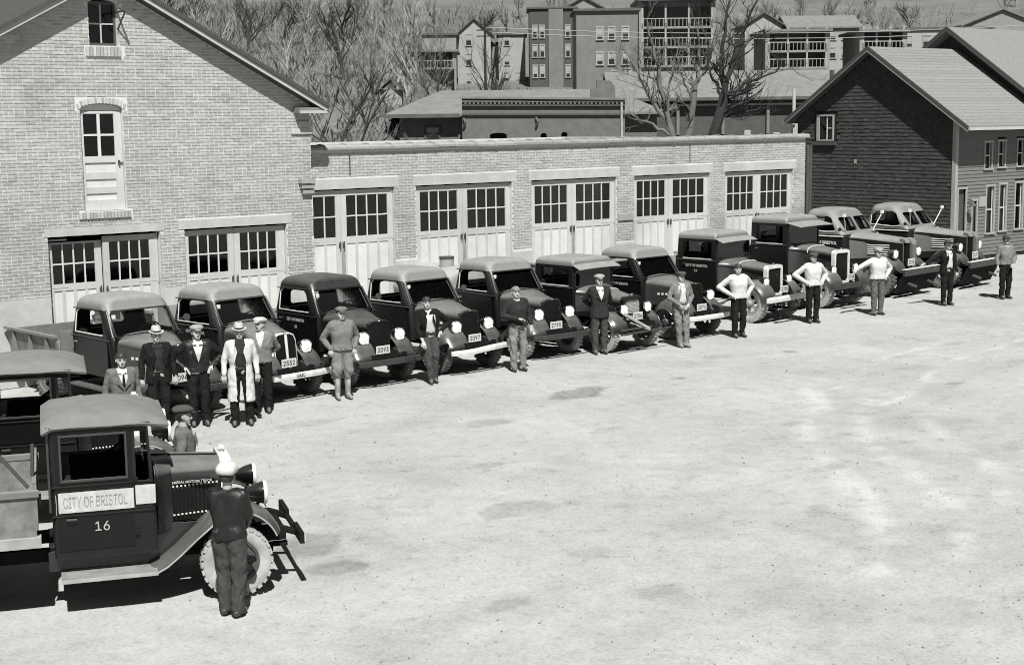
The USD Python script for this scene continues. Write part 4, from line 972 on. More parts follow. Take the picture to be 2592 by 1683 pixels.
def streamlined_truck(name, label, loc, rotz, number='', text=None, scale=1.0):
    """late model: rounded light cab, split windshield, tall narrow nose, chrome louver bars"""
    t = thing(name, label, 'truck', loc, rotz, 'city trucks parked in a row', scale=scale)
    R, xa = .46, -.80
    secs = [(.78, -1.75, -3.12, .80, .08), (1.48, -1.78, -3.16, .84, .14), (1.56, -1.92, -3.15, .82, .16), (1.90, -2.16, -3.08, .745, .22)] + crown(1.90, 2.16, -2.16, -3.08, .745, .24, 8, .55)
    sw = [(-2.95, 1.62), (-2.3, 1.58), (-2.06, 1.60), (-2.24, 1.92), (-2.34, 1.97), (-2.8, 1.97), (-2.95, 1.86)]
    ws = lambda s: prism(rrect(*sorted((s * .05, s * .62)), 1.60, 1.94, .06), 'x', -2.3, -1.3)
    sh, _ = cab_shell(secs, .035, [prism(sw, 'y', -2, 2), ws(1), ws(-1), prism(rrect(-.3, .3, 1.66, 1.9, .06), 'x', -3.4, -3.0)], .8)
    lo, hi = sh.split_by_plane((0, 0, -1), -1.52)
    cab = part(t, 'cab', lo, 'paint_dark', smooth=40); part(t, 'cab_top', hi, 'late_grey', smooth=55)
    for s in (-1, 1):
        gl = boxv(-2.02, -2.012, *sorted((s * .05, s * .62)), 1.6, 1.94); gl[4:, 0] -= .2; gl[:, 0] -= np.abs(gl[:, 1]) * .06
        part(cab, 'windshield', (gl, BOXF), 'sky_glass')
        part(cab, 'window_trim', MB().tube([(x, s * (.845 - .22 * (z - 1.52)), z) for x, z in [sw[6], sw[0], sw[1], sw[2]]], .014, 5), 'nickel_light')
        part(cab, 'belt_moulding', MB().tube([(-3.1, s * .848, 1.47), (-1.8, s * .848, 1.47)], .014, 6), 'nickel_light')
        part(cab, 'door_handle', MB().tube([(-2.9, s * .86, 1.4), (-2.9, s * .9, 1.4), (-2.78, s * .9, 1.4)], .014, 6), 'chrome')
        part(t, 'marker_arm', MB().tube([(-1.86, s * .62, 1.5), (-1.74, s * .92, 2.0)], .014, 6).box(-1.77, -1.71, s * .92 - .04, s * .92 + .04, 1.98, 2.06), 'sign_white')
    cab_interior(t, -3.12, -1.8, .78, .8); steering(t, -2.3, .36, 1.5)
    H = hood_rings(-1.98, -.42, .78, .26, 1.56, 1.44, 1.38, 1.24, .74, 11, 2.8, 16, .5)
    hood = part(t, 'hood', loft(H), 'late_grey', smooth=50)
    for s in (-1, 1):
        G = np.array([[(r[0][0], s * (abs(r[0][1]) * (1 - q) + abs(r[3][1]) * q + .008), r[0][2] + (r[3][2] - r[0][2] + .02) * q) for q in (0, .5, 1)] for r in H])
        part(hood, 'hood_side', grid_shell(G if s < 0 else G[:, ::-1], -.006), 'paint_dark', smooth=50)
        for j in range(5):
            pts = []
            for i in np.linspace(.42, .78, 6):
                q = i * 10; a = int(q); y = abs(H[a][2][1]) * (1 - q + a) + abs(H[a + 1][2][1]) * (q - a); pts.append((H[a][0][0] * (1 - q + a) + H[a + 1][0][0] * (q - a), s * (y + .016), 1.04 + .055 * j))
            part(hood, 'louver_bar', MB().tube(pts, .012, 5), 'nickel_light')
    P = rrect(-.22, .22, .70, 1.36, .08, 4)
    gr = part(t, 'grille', prism(P, 'x', -.46, -.36), 'grille_black', smooth=30)
    for i in range(-4, 5):
        if i: part(gr, 'grille_bar', MB().box(-.362, -.350, i * .042 - .006, i * .042 + .006, .74, 1.32), 'chassis')
    part(t, 'nose', MB().add(prism([(-.47, .62), (-.26, .62), (-.27, 1.3), (-.36, 1.43), (-.5, 1.45)], 'y', -.045, .14)).add(prism([(-.52, 1.34), (-.33, 1.34), (-.4, 1.43), (-.52, 1.45)], 'y', -.25, .25)), 'late_grey', smooth=30)
    for s in (-1, 1):
        path = [(-.28, .60)] + arc(xa, R, R + .12, 14, 140, 15) + [(-1.42, .66), (-1.65, .52), (-1.85, .48)]
        fender(t, path, .32, .93, s, 'fender_dark', crown=.15, skirt=.06)
        headlight(t, -.46, s * .56, 1.08, .12, 'fender_dark', post=(-.6, s * .5, .85))
        part(t, 'running_board', MB().box(-3.1, -1.82, min(s * .68, s * .93), max(s * .68, s * .93), .44, .48), 'fender_dark')
    plate(t, -.16, -.3, .88, number)
    b = part(t, 'bumper', MB().box(-.06, 0, -.86, .86, .56, .72), 'bumper_black')
    part(b, 'bumper_flange', MB().box(-.10, .012, -.86, .86, .72, .735), 'nickel_light')
    v = boxv(-.12, -.02, -.84, .84, .12, .55); v[:4, 0] -= .22
    part(t, 'plough_hitch', (v, BOXF), 'chassis')
    part(t, 'hitch_arm', MB().tube([(-.3, -.5, .4), (.1, -.45, .28)], .035, 6).tube([(-.3, .5, .4), (.1, .45, .28)], .035, 6), 'iron')
    chassis(t, -5.6, R, xa, .76, None, -4.2, 'disc', 'tyre', 'rim_dark', w=.22)
    if text: part(cab, 'lettering', lettering(text, .075, 'side', (-2.42, -.846, 1.30), .85, .003), 'sign_white')
    dump_body(t, -5.7, -3.3, 1.0, 1.0, 1.5, 'bed_grey', 3, .08)
    return t

def boxy_truck(name, label, loc, rotz, detail=True, text='CITY OF BRISTOL', number='16'):
    """1920s truck seen from its right side: padded roof with a visor, louvered hood, sweeping wing"""
    t = thing(name, label, 'truck', loc, rotz, 'old trucks parked across the yard at lower left')
    R, xa = .395, -.72; hw = .72; BM = 'band_white' if text else 'paint_gloss'
    xw, xb = -1.61, -2.63; belt, hd = 1.38, 1.99
    lo = hull(np.vstack([section(.60, xw + .06, xb, hw - .01, .05), section(.95, xw + .06, xb - .01, hw, .05), section(belt, xw + .03, xb - .01, hw, .05), section(hd + .03, xw - .0, xb, hw - .01, .05)]))
    inn = hull(np.vstack([section(.64, xw + .02, xb + .04, hw - .05, .03), section(hd + .2, xw - .04, xb + .04, hw - .05, .03)]))
    lo -= inn
    dx0, dx1 = -2.59, -1.79
    for w in (prism(rrect(dx0 + .05, dx1 - .03, belt + .06, hd - .06, .02), 'y', -2, 2), prism([(-1.755, belt - .0), (-1.615, belt - .0), (-1.635, hd - .06), (-1.755, hd - .06)], 'y', -2, 2), prism(rrect(-hw + .08, hw - .08, belt + .02, hd - .04, .03), 'x', xw - .2, xw + .3), prism(rrect(-.42, .42, belt + .12, hd - .1, .03), 'x', xb - .3, xb + .2)): lo -= w
    cab = part(t, 'cab', lo, 'paint_dark', smooth=35)
    # padded roof with visor
    G = []
    for u in np.linspace(0, 1, 14):
        x = xb - .08 + (xw + .30 - xb) * u; row = []
        for v in np.linspace(-1, 1, 13):
            y = v * (hw + .05); z = hd + .03 + .14 * (1 - abs(v) ** 4) ** .5 * (math.sin(math.pi * min(1, .12 + u * .9)) ** .5) - (.03 * max(0, u - .78) / .22) - .05 * max(0, .08 - u) / .08
            row.append((x, y, z + .010 * (meshkit.noise(np.array([x * 5, y * 5, 3.0])) - .5)))
        G.append(row)
    part(t, 'roof', grid_shell(np.array(G)[:, ::-1], .03), 'roof_canvas', smooth=50)
    part(t, 'roof_rail', MB().box(xb, xw + .02, -hw - .035, -hw + .01, hd + .0, hd + .04).box(xb, xw + .02, hw - .01, hw + .035, hd, hd + .04).box(xb - .03, xb, -hw, hw, hd, hd + .04), 'paint_gloss')
    for s in (-1, 1):
        d = part(cab, 'door', (lambda q: q)(prism([(dx0, .68), (dx1, .68), (dx1, hd - .015), (dx0, hd - .015)], 'y', min(s * hw - .004, s * hw + .014), max(s * hw - .004, s * hw + .014)) - prism(rrect(dx0 + .06, dx1 - .06, belt + .07, hd - .07, .02), 'y', -2, 2)), 'paint_gloss')
        a = s * (hw + .02)
        part(d, 'window_frame', MB().box(dx0 + .05, dx1 - .05, a - .008, a + .008, belt + .05, belt + .075).box(dx0 + .05, dx0 + .072, a - .008, a + .008, belt + .075, hd - .07).box(dx1 - .072, dx1 - .05, a - .008, a + .008, belt + .075, hd - .07).box(dx0 + .05, dx1 - .05, a - .008, a + .008, hd - .07, hd - .05), 'hood_grey')
        part(d, 'white_band' if text else 'side_band', MB().box(dx0 + .02, dx1 - .0, min(s * (hw + .0142), s * (hw + .019)), max(s * (hw + .0142), s * (hw + .019)), 1.10, 1.32), BM)
        part(cab, 'white_band', MB().box(xb + .04, dx0 - .005, min(s * (hw + .001), s * (hw + .006)), max(s * (hw + .001), s * (hw + .006)), 1.08, 1.30), BM)
        part(cab, 'white_band', MB().box(dx1 + .02, xw + .05, min(s * (hw + .001), s * (hw + .006)), max(s * (hw + .001), s * (hw + .006)), 1.13, 1.34), BM)
        part(cab, 'belt_moulding', MB().tube([(xb, s * (hw + .012), belt + .0), (xw + .03, s * (hw + .012), belt + .0)], .012, 6), 'paint_gloss')
        part(cab, 'belt_moulding', MB().tube([(xb, s * (hw + .012), 1.06), (xw + .03, s * (hw + .012), 1.06)], .010, 6), 'paint_gloss')
        part(d, 'door_handle', MB().tube([(dx0 + .1, s * (hw + .02), 1.03), (dx0 + .1, s * (hw + .05), 1.03), (dx0 + .2, s * (hw + .05), 1.03)], .012, 6), 'iron')
        part(d, 'hinge', MB().box(dx1 - .02, dx1 + .05, min(s * (hw + .012), s * (hw + .03)), max(s * (hw + .012), s * (hw + .03)), .80, .86).box(dx1 - .02, dx1 + .05, min(s * (hw + .012), s * (hw + .03)), max(s * (hw + .012), s * (hw + .03)), 1.38, 1.43), 'paint_gloss')
    if text: part(cab, 'lettering', lettering(text, .115, 'side', ((dx0 + dx1) / 2 + .0, -hw - .0195, 1.21), .66, .003, False), 'band_ink')
    if number: part(cab, 'lettering', lettering(number, .10, 'side', ((dx0 + dx1) / 2 + .06, -hw - .0145, .93), None, .003, False), 'sign_dim')
    part(cab, 'windshield', MB().box(xw - .012, xw - .006, -hw + .08, hw - .08, belt + .02, hd - .04), 'clear_glass')
    cab_interior(t, xb, xw, hw, .66); steering(t, xw - .4, .36, belt + .05, .22, 45)
    part(t, 'rear_curtain', MB().box(xb - .035, xb - .012, -hw + .05, hw - .05, 1.1, hd - .02), 'hood_grey')
    # hood
    x1 = -.80
    H = hood_rings(xw + .06, x1, .50, .36, 1.50, 1.45, 1.34, 1.30, .82, 7, 2.6, 18, .9)
    hood = part(t, 'hood', loft(H), 'hood_grey', smooth=45)
    part(hood, 'centre_hinge', MB().tube([(xw + .06, 0, 1.507), (x1, 0, 1.457)], .012, 6), 'paint_gloss')
    part(t, 'cowl', loft(hood_rings(xw + .07, xw + .24, hw - .03, .52, belt + .12, 1.50, belt - .05, 1.35, .74, 5, 2.8, 18, .55)), 'paint_dark', smooth=45)
    for s in (-1, 1):
        G = np.array([[(r[0][0], s * (abs(r[0][1]) * (1 - q) + abs(r[2][1]) * q + .012), .84 + (r[2][2] - .84 - .04) * q) for q in (0, .5, 1)] for r in H[1:]])
        hs = part(hood, 'hood_side', grid_shell(G if s < 0 else G[:, ::-1], -.006), 'paint_dark', smooth=45)
        for i in range(13):
            x = -1.40 + .044 * i; y = .50 - .14 * ((x + 1.55) / .75) ** .9 + .017
            part(hs, 'louver', hull([(x - .014, s * (y - .002), .93), (x + .012, s * (y - .002), .93), (x + .014, s * (y + .016), .945), (x - .014, s * (y - .002), 1.22), (x + .012, s * (y - .002), 1.22), (x + .014, s * (y + .016), 1.205)]), 'paint_dark')
            part(hs, 'louver_end', MB().box(x - .008, x + .012, min(s * (y + .003), s * (y + .016)), max(s * (y + .003), s * (y + .016)), 1.225, 1.24), 'nickel_light')
            part(hs, 'louver_end', MB().box(x - .008, x + .012, min(s * (y + .003), s * (y + .016)), max(s * (y + .003), s * (y + .016)), .905, .92), 'nickel_light')
        if s < 0:
            np_ = part(hs, 'name_plate', MB().box(-1.42, -.9, -.478, -.470, 1.255, 1.295), 'paint_gloss')
            v, f = lettering('GENERAL MOTORS TRUCK', .026, 'side', (-1.16, -.479, 1.275), .46, .002, False); part(hs, 'lettering', (v, f), 'sign_white')
    rs = part(t, 'radiator_shell', prism(rrect(-.38, .38, .66, 1.48, .14, 5), 'x', -.82, -.70) - prism(rrect(-.31, .31, .74, 1.36, .1, 5), 'x', -.76, -.6), 'nickel_light', smooth=35)
    part(rs, 'core', MB().box(-.78, -.735, -.33, .33, .72, 1.37), 'grille_black')
    part(rs, 'cap', MB().tube([(-.77, 0, 1.475), (-.77, 0, 1.53)], .045, 10).box(-.80, -.74, -.07, .07, 1.53, 1.55), 'nickel_light', smooth=40)
    for s in (-1, 1):
        path = arc(xa, R + .09, R + .165, 22, 105, 13) + [(-1.0, .92), (-1.2, .76), (-1.38, .60), (-1.52, .49), (-1.66, .42)]
        fender(t, path, .40, .84, s, 'fender_dark', crown=.05, skirt=.035, edge='bed_light')
        part(t, 'splash_apron', (lambda q: q)(prism([(-2.7, .41), (-1.5, .43), (-1.2, .64), (-.95, .82), (-1.6, .84), (-2.7, .62)], 'y', *sorted((s * .50, s * .515)))), 'fender_dark')
        rb = part(t, 'running_board', MB().box(-2.58, -1.58, min(s * .56, s * .90), max(s * .56, s * .90), .37, .41), 'dusty_board')
        part(rb, 'edge_strip', MB().box(-2.58, -1.58, min(s * .90, s * .912), max(s * .90, s * .912), .375, .415), 'bed_light')
        headlight(t, -.36, s * .46, 1.08, .125, 'paint_gloss', 'nickel_light', post=(-.5, s * .42, .8))
        part(t, 'frame_horn', MB().tube([(-.5, s * .38, .66), (-.2, s * .38, .64), (.02, s * .38, .56)], .04, 6), 'chassis')
        part(t, 'front_spring', MB().box(-1.25, -.1, s * .36 - .03, s * .36 + .03, .42, .47).box(-1.05, -.35, s * .36 - .03, s * .36 + .03, .385, .42), 'chassis')
    part(t, 'headlight_bar', MB().tube([(-.45, -.5, .88), (-.45, .5, .88)], .02, 6), 'chassis')
    b = part(t, 'bumper', MB().box(-.02, .03, -.80, -.3, .54, .66).box(-.02, .03, -.3, .3, .56, .60).box(-.02, .03, .3, .80, .54, .66), 'chassis')
    part(b, 'bumper_face', MB().box(.031, .038, -.80, -.45, .56, .64), 'nickel_light')
    chassis(t, -5.0, R, xa, .70, None, -3.85, 'five', 'tyre_dusty', 'rim_dark', w=.19)
    # low body behind the cab
    d = part(t, 'body', MB().box(-5.2, -2.80, -.95, .95, .92, 1.0), 'dusty_board')
    for s in (-1, 1):
        part(d, 'side_board', MB().box(-5.2, -2.78, min(s * .95, s * .91), max(s * .95, s * .91), 1.0, 1.36), 'dusty_board')
        part(d, 'top_rail', MB().box(-5.22, -2.76, min(s * .98, s * .90), max(s * .98, s * .90), 1.36, 1.42), 'bed_grey')
        part(d, 'side_sill', MB().box(-5.22, -2.76, min(s * .99, s * .86), max(s * .99, s * .86), .82, .93), 'bed_light')
    part(d, 'headboard', MB().box(-2.82, -2.78, -.9, .9, 1.0, 1.5), 'dusty_board')
    part(d, 'brace', MB().tube([(-2.86, -.9, 1.45), (-3.2, -.9, 1.9)], .02, 6).tube([(-2.82, -.6, 1.5), (-2.80, -.6, 1.85)], .02, 6), 'iron')
    return t
HD = lambda a: -90 + a
rounded_truck('truck', 'black round-cab truck with grey roof at the left end of the row, plate 2094', (11.75, 24.0, 0), HD(5), number='2094', bodym='bed_grey', body='dump', mirror=True)
rounded_truck('truck', 'dark truck with a white framed grille and bright bumper, plate 2552', (14.0, 24.1, 0), HD(8), paint='paint_dark', style='gmc', bump_m='bumper_bright', number='2552', text='CITY OF BRISTOL', text2='DEPT', grille_bright=True, bump_text='GMC', ports=False, body='high', bodym='bed_light')
rounded_truck('truck', 'all black glossy truck with black roof, plate 2093, numbered 10 on the door', (16.2, 24.25, 0), HD(4), paint='paint_gloss', roofm='paint_black', hoodm='paint_black', number='2093', text='CITY OF BRISTOL', text2='10', mirror=True, body='flat', bodym='bed_light')
rounded_truck('truck', 'dark round-cab truck with a bent light bumper behind the man in the open jacket', (18.5, 24.3, 0), HD(5), paint='paint_dark', bump_m='bumper_bright', number='2097', bend=.5, mirror=True, body='flat', bodym='bed_light')
rounded_truck('truck', 'black truck with a pale tank behind its cab', (20.95, 24.6, 0), HD(1), bump_m='bumper_black', number='2795', body='tank', bodym='bed_light', tyre='tyre_dusty')
upright_truck('truck', 'older square-cab truck with wire wheels and a diagonal bar across its radiator', (22.95, 24.15, 0), HD(6), spoke=True, number='2704', shell='paint_gloss', bodym='bed_grey')
rounded_truck('truck', 'black truck with a big pale dump body standing behind its cab', (25.45, 24.6, 0), HD(4), paint='paint_gloss', bump_m='bumper_bright', number='2071', text='CITY OF BRISTOL', body='high', bodym='bed_light')
upright_truck('truck', 'heavy truck with bright radiator shell and white lugged tyre beside man in white sweater', (29.0, 25.3, 0), HD(8), big=True, text='CITY OF BRISTOL', text2='14', number='2705', high=1.1, vis=.24)
upright_truck('truck', 'tall truck with open dark cab and long pale roof, third from the right end', (32.5, 26.0, 0), HD(5), big=True, number='2708', openside=True, high=1.2, vis=.5, bump_m='bumper_black', bodym='bed_grey')
streamlined_truck('truck', 'streamlined truck with light rounded cab and lettered door, second from right end', (35.85, 26.25, 0), HD(7), '2106', 'CITY OF BRISTOL', 1.14)
streamlined_truck('truck', 'streamlined truck with light rounded cab at the right end of the row', (39.0, 26.3, 0), HD(9), '2107', None, 1.14)
boxy_truck('old_truck', 'old dark truck numbered 16 with a white band on its door in the foreground', (8.45, 14.90, 0), -21)
boxy_truck('old_truck', 'old truck half hidden behind the foreground truck, only its roof showing', (9.15, 18.79, 0), -21, text=None, number=None)
# ---------------------------------------------------------------- people
mat('skin', .36, .6, .1, 20, spec=.3)
mat('hair_dark', .02, .6, .3, 40)
mat('hair_fair', .16, .6, .2, 40)
mat('face_dark', .015, .6, .1, 20)
mat('wool_black', .012, .95, .3, 12, spec=.1)
mat('leather_black', .009, .5, .3, 10, spec=.4, bump=.2, bscale=25)
mat('denim_dark', .05, .95, .35, 9, spec=.1, bump=.3, bscale=18, bdist=.02)
mat('denim_mid', .095, .95, .35, 8, spec=.1, bump=.3, bscale=18, bdist=.02)
mat('khaki', .17, .95, .25, 8, spec=.1, bump=.3, bscale=18, bdist=.02)
mat('tweed', .12, .95, .25, 14, spec=.1, bump=.2, bscale=30)
mat('sweater_grey', .145, .95, .15, 14, spec=.1, bump=.4, bscale=60, bdist=.006)
mat('sweater_dark', .025, .95, .3, 14, spec=.1)
mat('work_grey', .15, .95, .25, 9, spec=.1, bump=.2, bscale=20)
mat('white_cloth', .46, .9, .06, 9, spec=.1, bump=.2, bscale=16, bdist=.02)
mat('shirt_white', .46, .9, .06, 9, spec=.1)
mat('felt_light', .38, .9, .1, 9, spec=.1)
mat('cap_grey', .25, .9, .2, 14, spec=.1)
mat('cap_dark', .06, .9, .3, 14, spec=.1)
mat('shoe', .03, .45, .4, 12, dust=.6, dustg=.2)
mat('boot_tan', .2, .7, .3, 12)

def ball(p, r, n=14): return m3.Manifold.sphere(r, n).translate(tuple(map(float, p)))
def bone(a, b, ra, rb, n=14): return m3.Manifold.batch_hull([ball(a, ra, n), ball(b, rb, n)])
def blob(L, n=14): return m3.Manifold.batch_hull([ball(p, r, n) for p, r in L])
def uni(L): return m3.Manifold.batch_boolean(L, m3.OpType.Add)
def soften(m, step, it=6, wr=0, seed=0, freq=11.0):
    g = m.refine_to_length(step).to_mesh()
    t = trimesh.Trimesh(g.vert_properties[:, :3], g.tri_verts, process=True)
    trimesh.smoothing.filter_taubin(t, .5, .52, it)
    if wr:
        v = np.array(t.vertices); n = np.array(t.vertex_normals)
        q = v * np.array([freq, freq, freq * .75]) + seed * 7.3
        t.vertices = v + n * (wr * ((meshkit.fbm(q, 3, seed) - .5) * 1.5 - .5 * (1 - np.abs(np.sin(q[:, 2] * .9 + 2.2 * meshkit.noise(q * .5, seed + 9) * 3 + q[:, 1]))) ** 2)[:, None])
    return t
def solid(t): return m3.Manifold(m3.Mesh(np.asarray(t.vertices, np.float32), np.asarray(t.faces, np.uint32)))

def hand(w, d, side, curl=.5, palm=(0, 0, 1)):
    """w wrist, d direction of the fingers; thumb leaves the side of the palm"""
    w, d = np.asarray(w, float), np.asarray(d, float); d /= np.linalg.norm(d)
    up = np.asarray(palm, float); s = np.cross(up, d); 
    if np.linalg.norm(s) < .2: s = np.cross([1, 0, 0], d)
    s /= np.linalg.norm(s); nn = np.cross(d, s)
    P = lambda a, b, c: w + d * a + s * b + nn * c
    L = [blob([(P(.0, 0, 0), .024), (P(.02, .02, 0), .018), (P(.085, .032, 0), .014), (P(.09, -.03, 0), .014), (P(.02, -.02, 0), .018)], 10)]
    for i, (b, ln) in enumerate(((.033, .07), (.012, .08), (-.010, .074), (-.031, .058))):
        a = P(.085, b, 0); c1 = curl
        m1 = a + (d * math.cos(c1) - nn * math.sin(c1)) * ln * .5; m2 = m1 + (d * math.cos(c1 * 2) - nn * math.sin(c1 * 2)) * ln * .32; m4 = m2 + (d * math.cos(c1 * 2.7) - nn * math.sin(c1 * 2.7)) * ln * .26
        L += [bone(a, m1, .0105, .0095, 8), bone(m1, m2, .0095, .0085, 8), bone(m2, m4, .0085, .0075, 8)]
    a = P(.025, side * .022, -.004); m1 = P(.06, side * .052, -.018); m2 = P(.09, side * .056, -.032)
    L += [bone(a, m1, .014, .011, 8), bone(m1, m2, .011, .009, 8)]
    return uni(L)

ARMS = {'down': ((-.03, .27, 1.15), (.05, .285, .90), (.15, 0, -1)), 'hip': ((-.13, .45, 1.20), (.05, .235, 1.03), (.55, -.6, -.45)), 'pocket': ((-.11, .34, 1.16), (.05, .235, .97), (.2, -.12, -1)),
        'back': ((-.17, .30, 1.18), (-.20, .08, 1.02), (0, -1, -.2)), 'front': ((.0, .30, 1.16), (.20, .12, 1.0), (.3, -.8, -.5))}
def person(label, loc, face, arms=('down', 'down'), h=1.75, top='wool_black', topkind='jacket', hem=.82, vee=1.18, under='shirt_white', trousers='wool_black', shoes='shoe', hat='cap', hatm='cap_grey', hair='hair_dark', lean=0, legs=((0, .1), (0, -.1)), turn=0, nod=0, tie=False, wide=1.0, shift=(0, 0), knees=(0, 0), group='men standing by the trucks', seed=1, boots=False, stripes=False, bag=1.05):
    s = h / 1.75
    t = thing('person', label, 'person', loc, face, group, scale=round(s, 3))
    la = math.radians(lean)
    def up(p):
        x, y, z = p; dz = z - .95
        return np.array([x + shift[0] * dz + math.sin(la) * max(0, dz), y + shift[1] * dz, .95 + dz * (math.cos(la) if dz > 0 else 1)])
    J = {}
    for k, sd in ((0, 1), (1, -1)):
        a = arms[k]; a = ARMS[a] if isinstance(a, str) else a
        J[sd] = [up((0, sd * .185 * wide, 1.425))] + [up((p[0], sd * p[1] * (wide if p[1] > .2 else 1), p[2])) for p in a[:2]] + [np.array([a[2][0], sd * a[2][1], a[2][2]])]
    hip = {1: np.array([0, .092, .93]), -1: np.array([0, -.092, .93])}
    ank = {1: np.array([legs[0][0], legs[0][1], .085]), -1: np.array([legs[1][0], legs[1][1], .085])}
    kn = {sd: (hip[sd] + ank[sd]) / 2 + np.array([.025 + knees[0 if sd > 0 else 1], sd * .012, .015]) for sd in (1, -1)}
    def torso(d, zb=.9, flare=0):
        L = [blob([(up((0, y, 1.40)), .078 + d) for y in (-.145 * wide, .145 * wide)] + [(up((.012, y, 1.27)), .108 + d) for y in (-.085 * wide, .085 * wide)]),
             blob([(up((.012, y, 1.27)), .108 + d) for y in (-.085 * wide, .085 * wide)] + [(up((.008, y, 1.08)), .098 + d) for y in (-.062 * wide, .062 * wide)]),
             blob([(up((.008, y, 1.08)), .098 + d) for y in (-.062 * wide, .062 * wide)] + [(up((0, y, .96)), .112 + d) for y in (-.075, .075)])]
        if zb < .86: L.append(blob([(up((0, y, .96)), .112 + d) for y in (-.075, .075)] + [(np.array([.005, y, zb]), .11 + d + flare) for y in (-.08 - flare * .3, .08 + flare * .3)]))
        return L
    def arm(d, stop=1.0):
        L = []
        for sd in (1, -1):
            S, E, Wr, _ = J[sd]
            We = E + (Wr - E) * stop
            L += [bone(S, E, .056 + d, .043 + d * .9), bone(E, We, .043 + d * .9, .029 + d * .8)]
        return L
    # body: one surface
    N = up((.0, 0, 1.44)); Hc = up((.012, 0, 1.60)); Rt = rotm('z', turn) @ rotm('y', nod)
    hp = lambda x, y, z: Hc + Rt[:3, :3] @ np.array([x, y, z])
    head = uni([blob([(hp(-.022, 0, .055), .083), (hp(.02, .0, .06), .074), (hp(.0, .012, .02), .068), (hp(.0, -.012, .02), .068)]), blob([(hp(.03, .02, .0), .05), (hp(.03, -.02, .0), .05), (hp(.055, .012, -.055), .03), (hp(.055, -.012, -.055), .03), (hp(.0, 0, -.02), .05)]),
                bone(N, hp(-.012, 0, -.03), .058, .052), blob([(hp(.082, 0, .035), .010), (hp(.105, 0, -.003), .011), (hp(.082, .012, -.006), .010), (hp(.082, -.012, -.006), .010)], 8)] + [blob([(hp(-.01, sd * .077, .03), .014), (hp(-.012, sd * .082, .0), .010), (hp(-.014, sd * .085, .04), .010)], 8) for sd in (1, -1)])
    head = solid(soften(head, .014, 3))
    legsM = []
    for sd in (1, -1): legsM += [bone(hip[sd], kn[sd], .082, .055), bone(kn[sd], ank[sd], .052, .036), blob([(ank[sd] - [.03, 0, .045], .034), (ank[sd] + [.12, sd * .015, -.052], .026)])]
    trunk = solid(soften(uni(torso(0) + arm(0) + legsM), .045, 4))
    hands = [hand(J[sd][2], J[sd][3], sd * 1.0, .35, (0, -sd * .2, .4) if abs(J[sd][3][2]) < .7 else (1, 0, 0)) for sd in (1, -1)]
    hands = [solid(soften(x, .012, 2)) for x in hands]
    part(t, 'body', uni([trunk, head] + hands), 'skin', smooth=60)
    for sd in (1, -1):
        part(t, 'eye', blob([(hp(.080, sd * .024, .036), .0065), (hp(.077, sd * .040, .036), .0065)], 8), 'face_dark')
        part(t, 'eyebrow', blob([(hp(.086, sd * .018, .052), .006), (hp(.080, sd * .045, .052), .005)], 6), 'hair_dark')
    part(t, 'mouth', blob([(hp(.083, .018, -.040), .004), (hp(.083, -.018, -.040), .004), (hp(.088, 0, -.040), .005)], 6), 'face_dark')
    # hair
    hm = blob([(hp(-.026, 0, .064), .096), (hp(.024, .0, .082), .082), (hp(-.04, 0, .02), .080)])
    hm -= m3.Manifold.cube((.3, .4, .3)).translate((-.0, -.2, -.3)).transform(np.hstack([Rt[:3, :3], hp(.0, 0, .075)[:, None]]))
    hm -= m3.Manifold.cube((.3, .4, .3)).translate((-.15, -.2, -.3)).transform(np.hstack([Rt[:3, :3], hp(0, 0, -.03)[:, None]]))
    part(t, 'hair', soften(hm, .025, 2), hair, smooth=60)
    # trousers
    P = [blob([(hip[1] + [0, -.012, .06], .122), (hip[-1] + [0, .012, .06], .122), (hip[1] + [0, 0, -.02], .108), (hip[-1] + [0, 0, -.02], .108)])]
    P.append(blob([(up((.004, y, z)), r) for y in (-.068, .068) for z, r in ((1.0, .118), (1.035, .112))]))
    hemz = .30 if boots else .0
    for sd in (1, -1):
        e = ank[sd] + [0, 0, hemz]
        P += [bone(hip[sd], kn[sd] + [0.005, 0, .03], bag * .104, bag * .084 + (.02 if boots else 0)), bone(kn[sd] + [.005, 0, .03], e, bag * .084 + (.02 if boots else 0), bag * .068 if not boots else .06)]
        if not boots: P.append(bone(e, e + [.015, 0, -.03], bag * .066, bag * .07))
    tr = uni(P).trim_by_plane((0, 0, 1), .028)
    part(t, 'trousers', soften(tr, .028, 3, .026, seed, 13), trousers, smooth=60)
    for sd in (1, -1):
        a = ank[sd]
        sh = blob([((a[0] - .045, a[1], .045), .042), ((a[0] + .11, a[1] + sd * .018, .035), .040), ((a[0] + .16, a[1] + sd * .02, .03), .030), ((a[0] - .02, a[1], .085), .040)])
        if boots: sh = uni([sh, bone((a[0] - .01, a[1], .08), (a[0], a[1], .40), .05, .062)])
        part(t, 'boot' if boots else 'shoe', soften(sh.trim_by_plane((0, 0, 1), .004), .03, 2), shoes, smooth=60)
    # upper clothes
    if under:
        sh = uni(torso(.012)[:2] + [bone(N + [-.005, 0, -.03], N + [.0, 0, .05], .075, .064)])
        part(t, 'shirt', soften(sh.trim_by_plane((0, 0, 1), 1.0).trim_by_plane((0, 0, -1), -(N[2] + .055)), .04, 2), under, smooth=60)
    if tie: part(t, 'necktie', blob([(up((.136, 0, 1.40)), .014), (up((.150, .018, 1.22)), .012), (up((.150, -.018, 1.22)), .012)], 8), 'wool_black')
    part(t, 'belt', soften(blob([(up((.004, y, 1.005)), .121) for y in (-.068, .068)]).trim_by_plane((0, 0, 1), .985).trim_by_plane((0, 0, -1), -1.02), .05, 1), 'face_dark', smooth=60)
    d = .034 if topkind in ('shirt', 'sweater') else .026
    T = uni(torso(d + .004, hem, .02 if hem < .8 else 0) + arm(d * .75, .96))
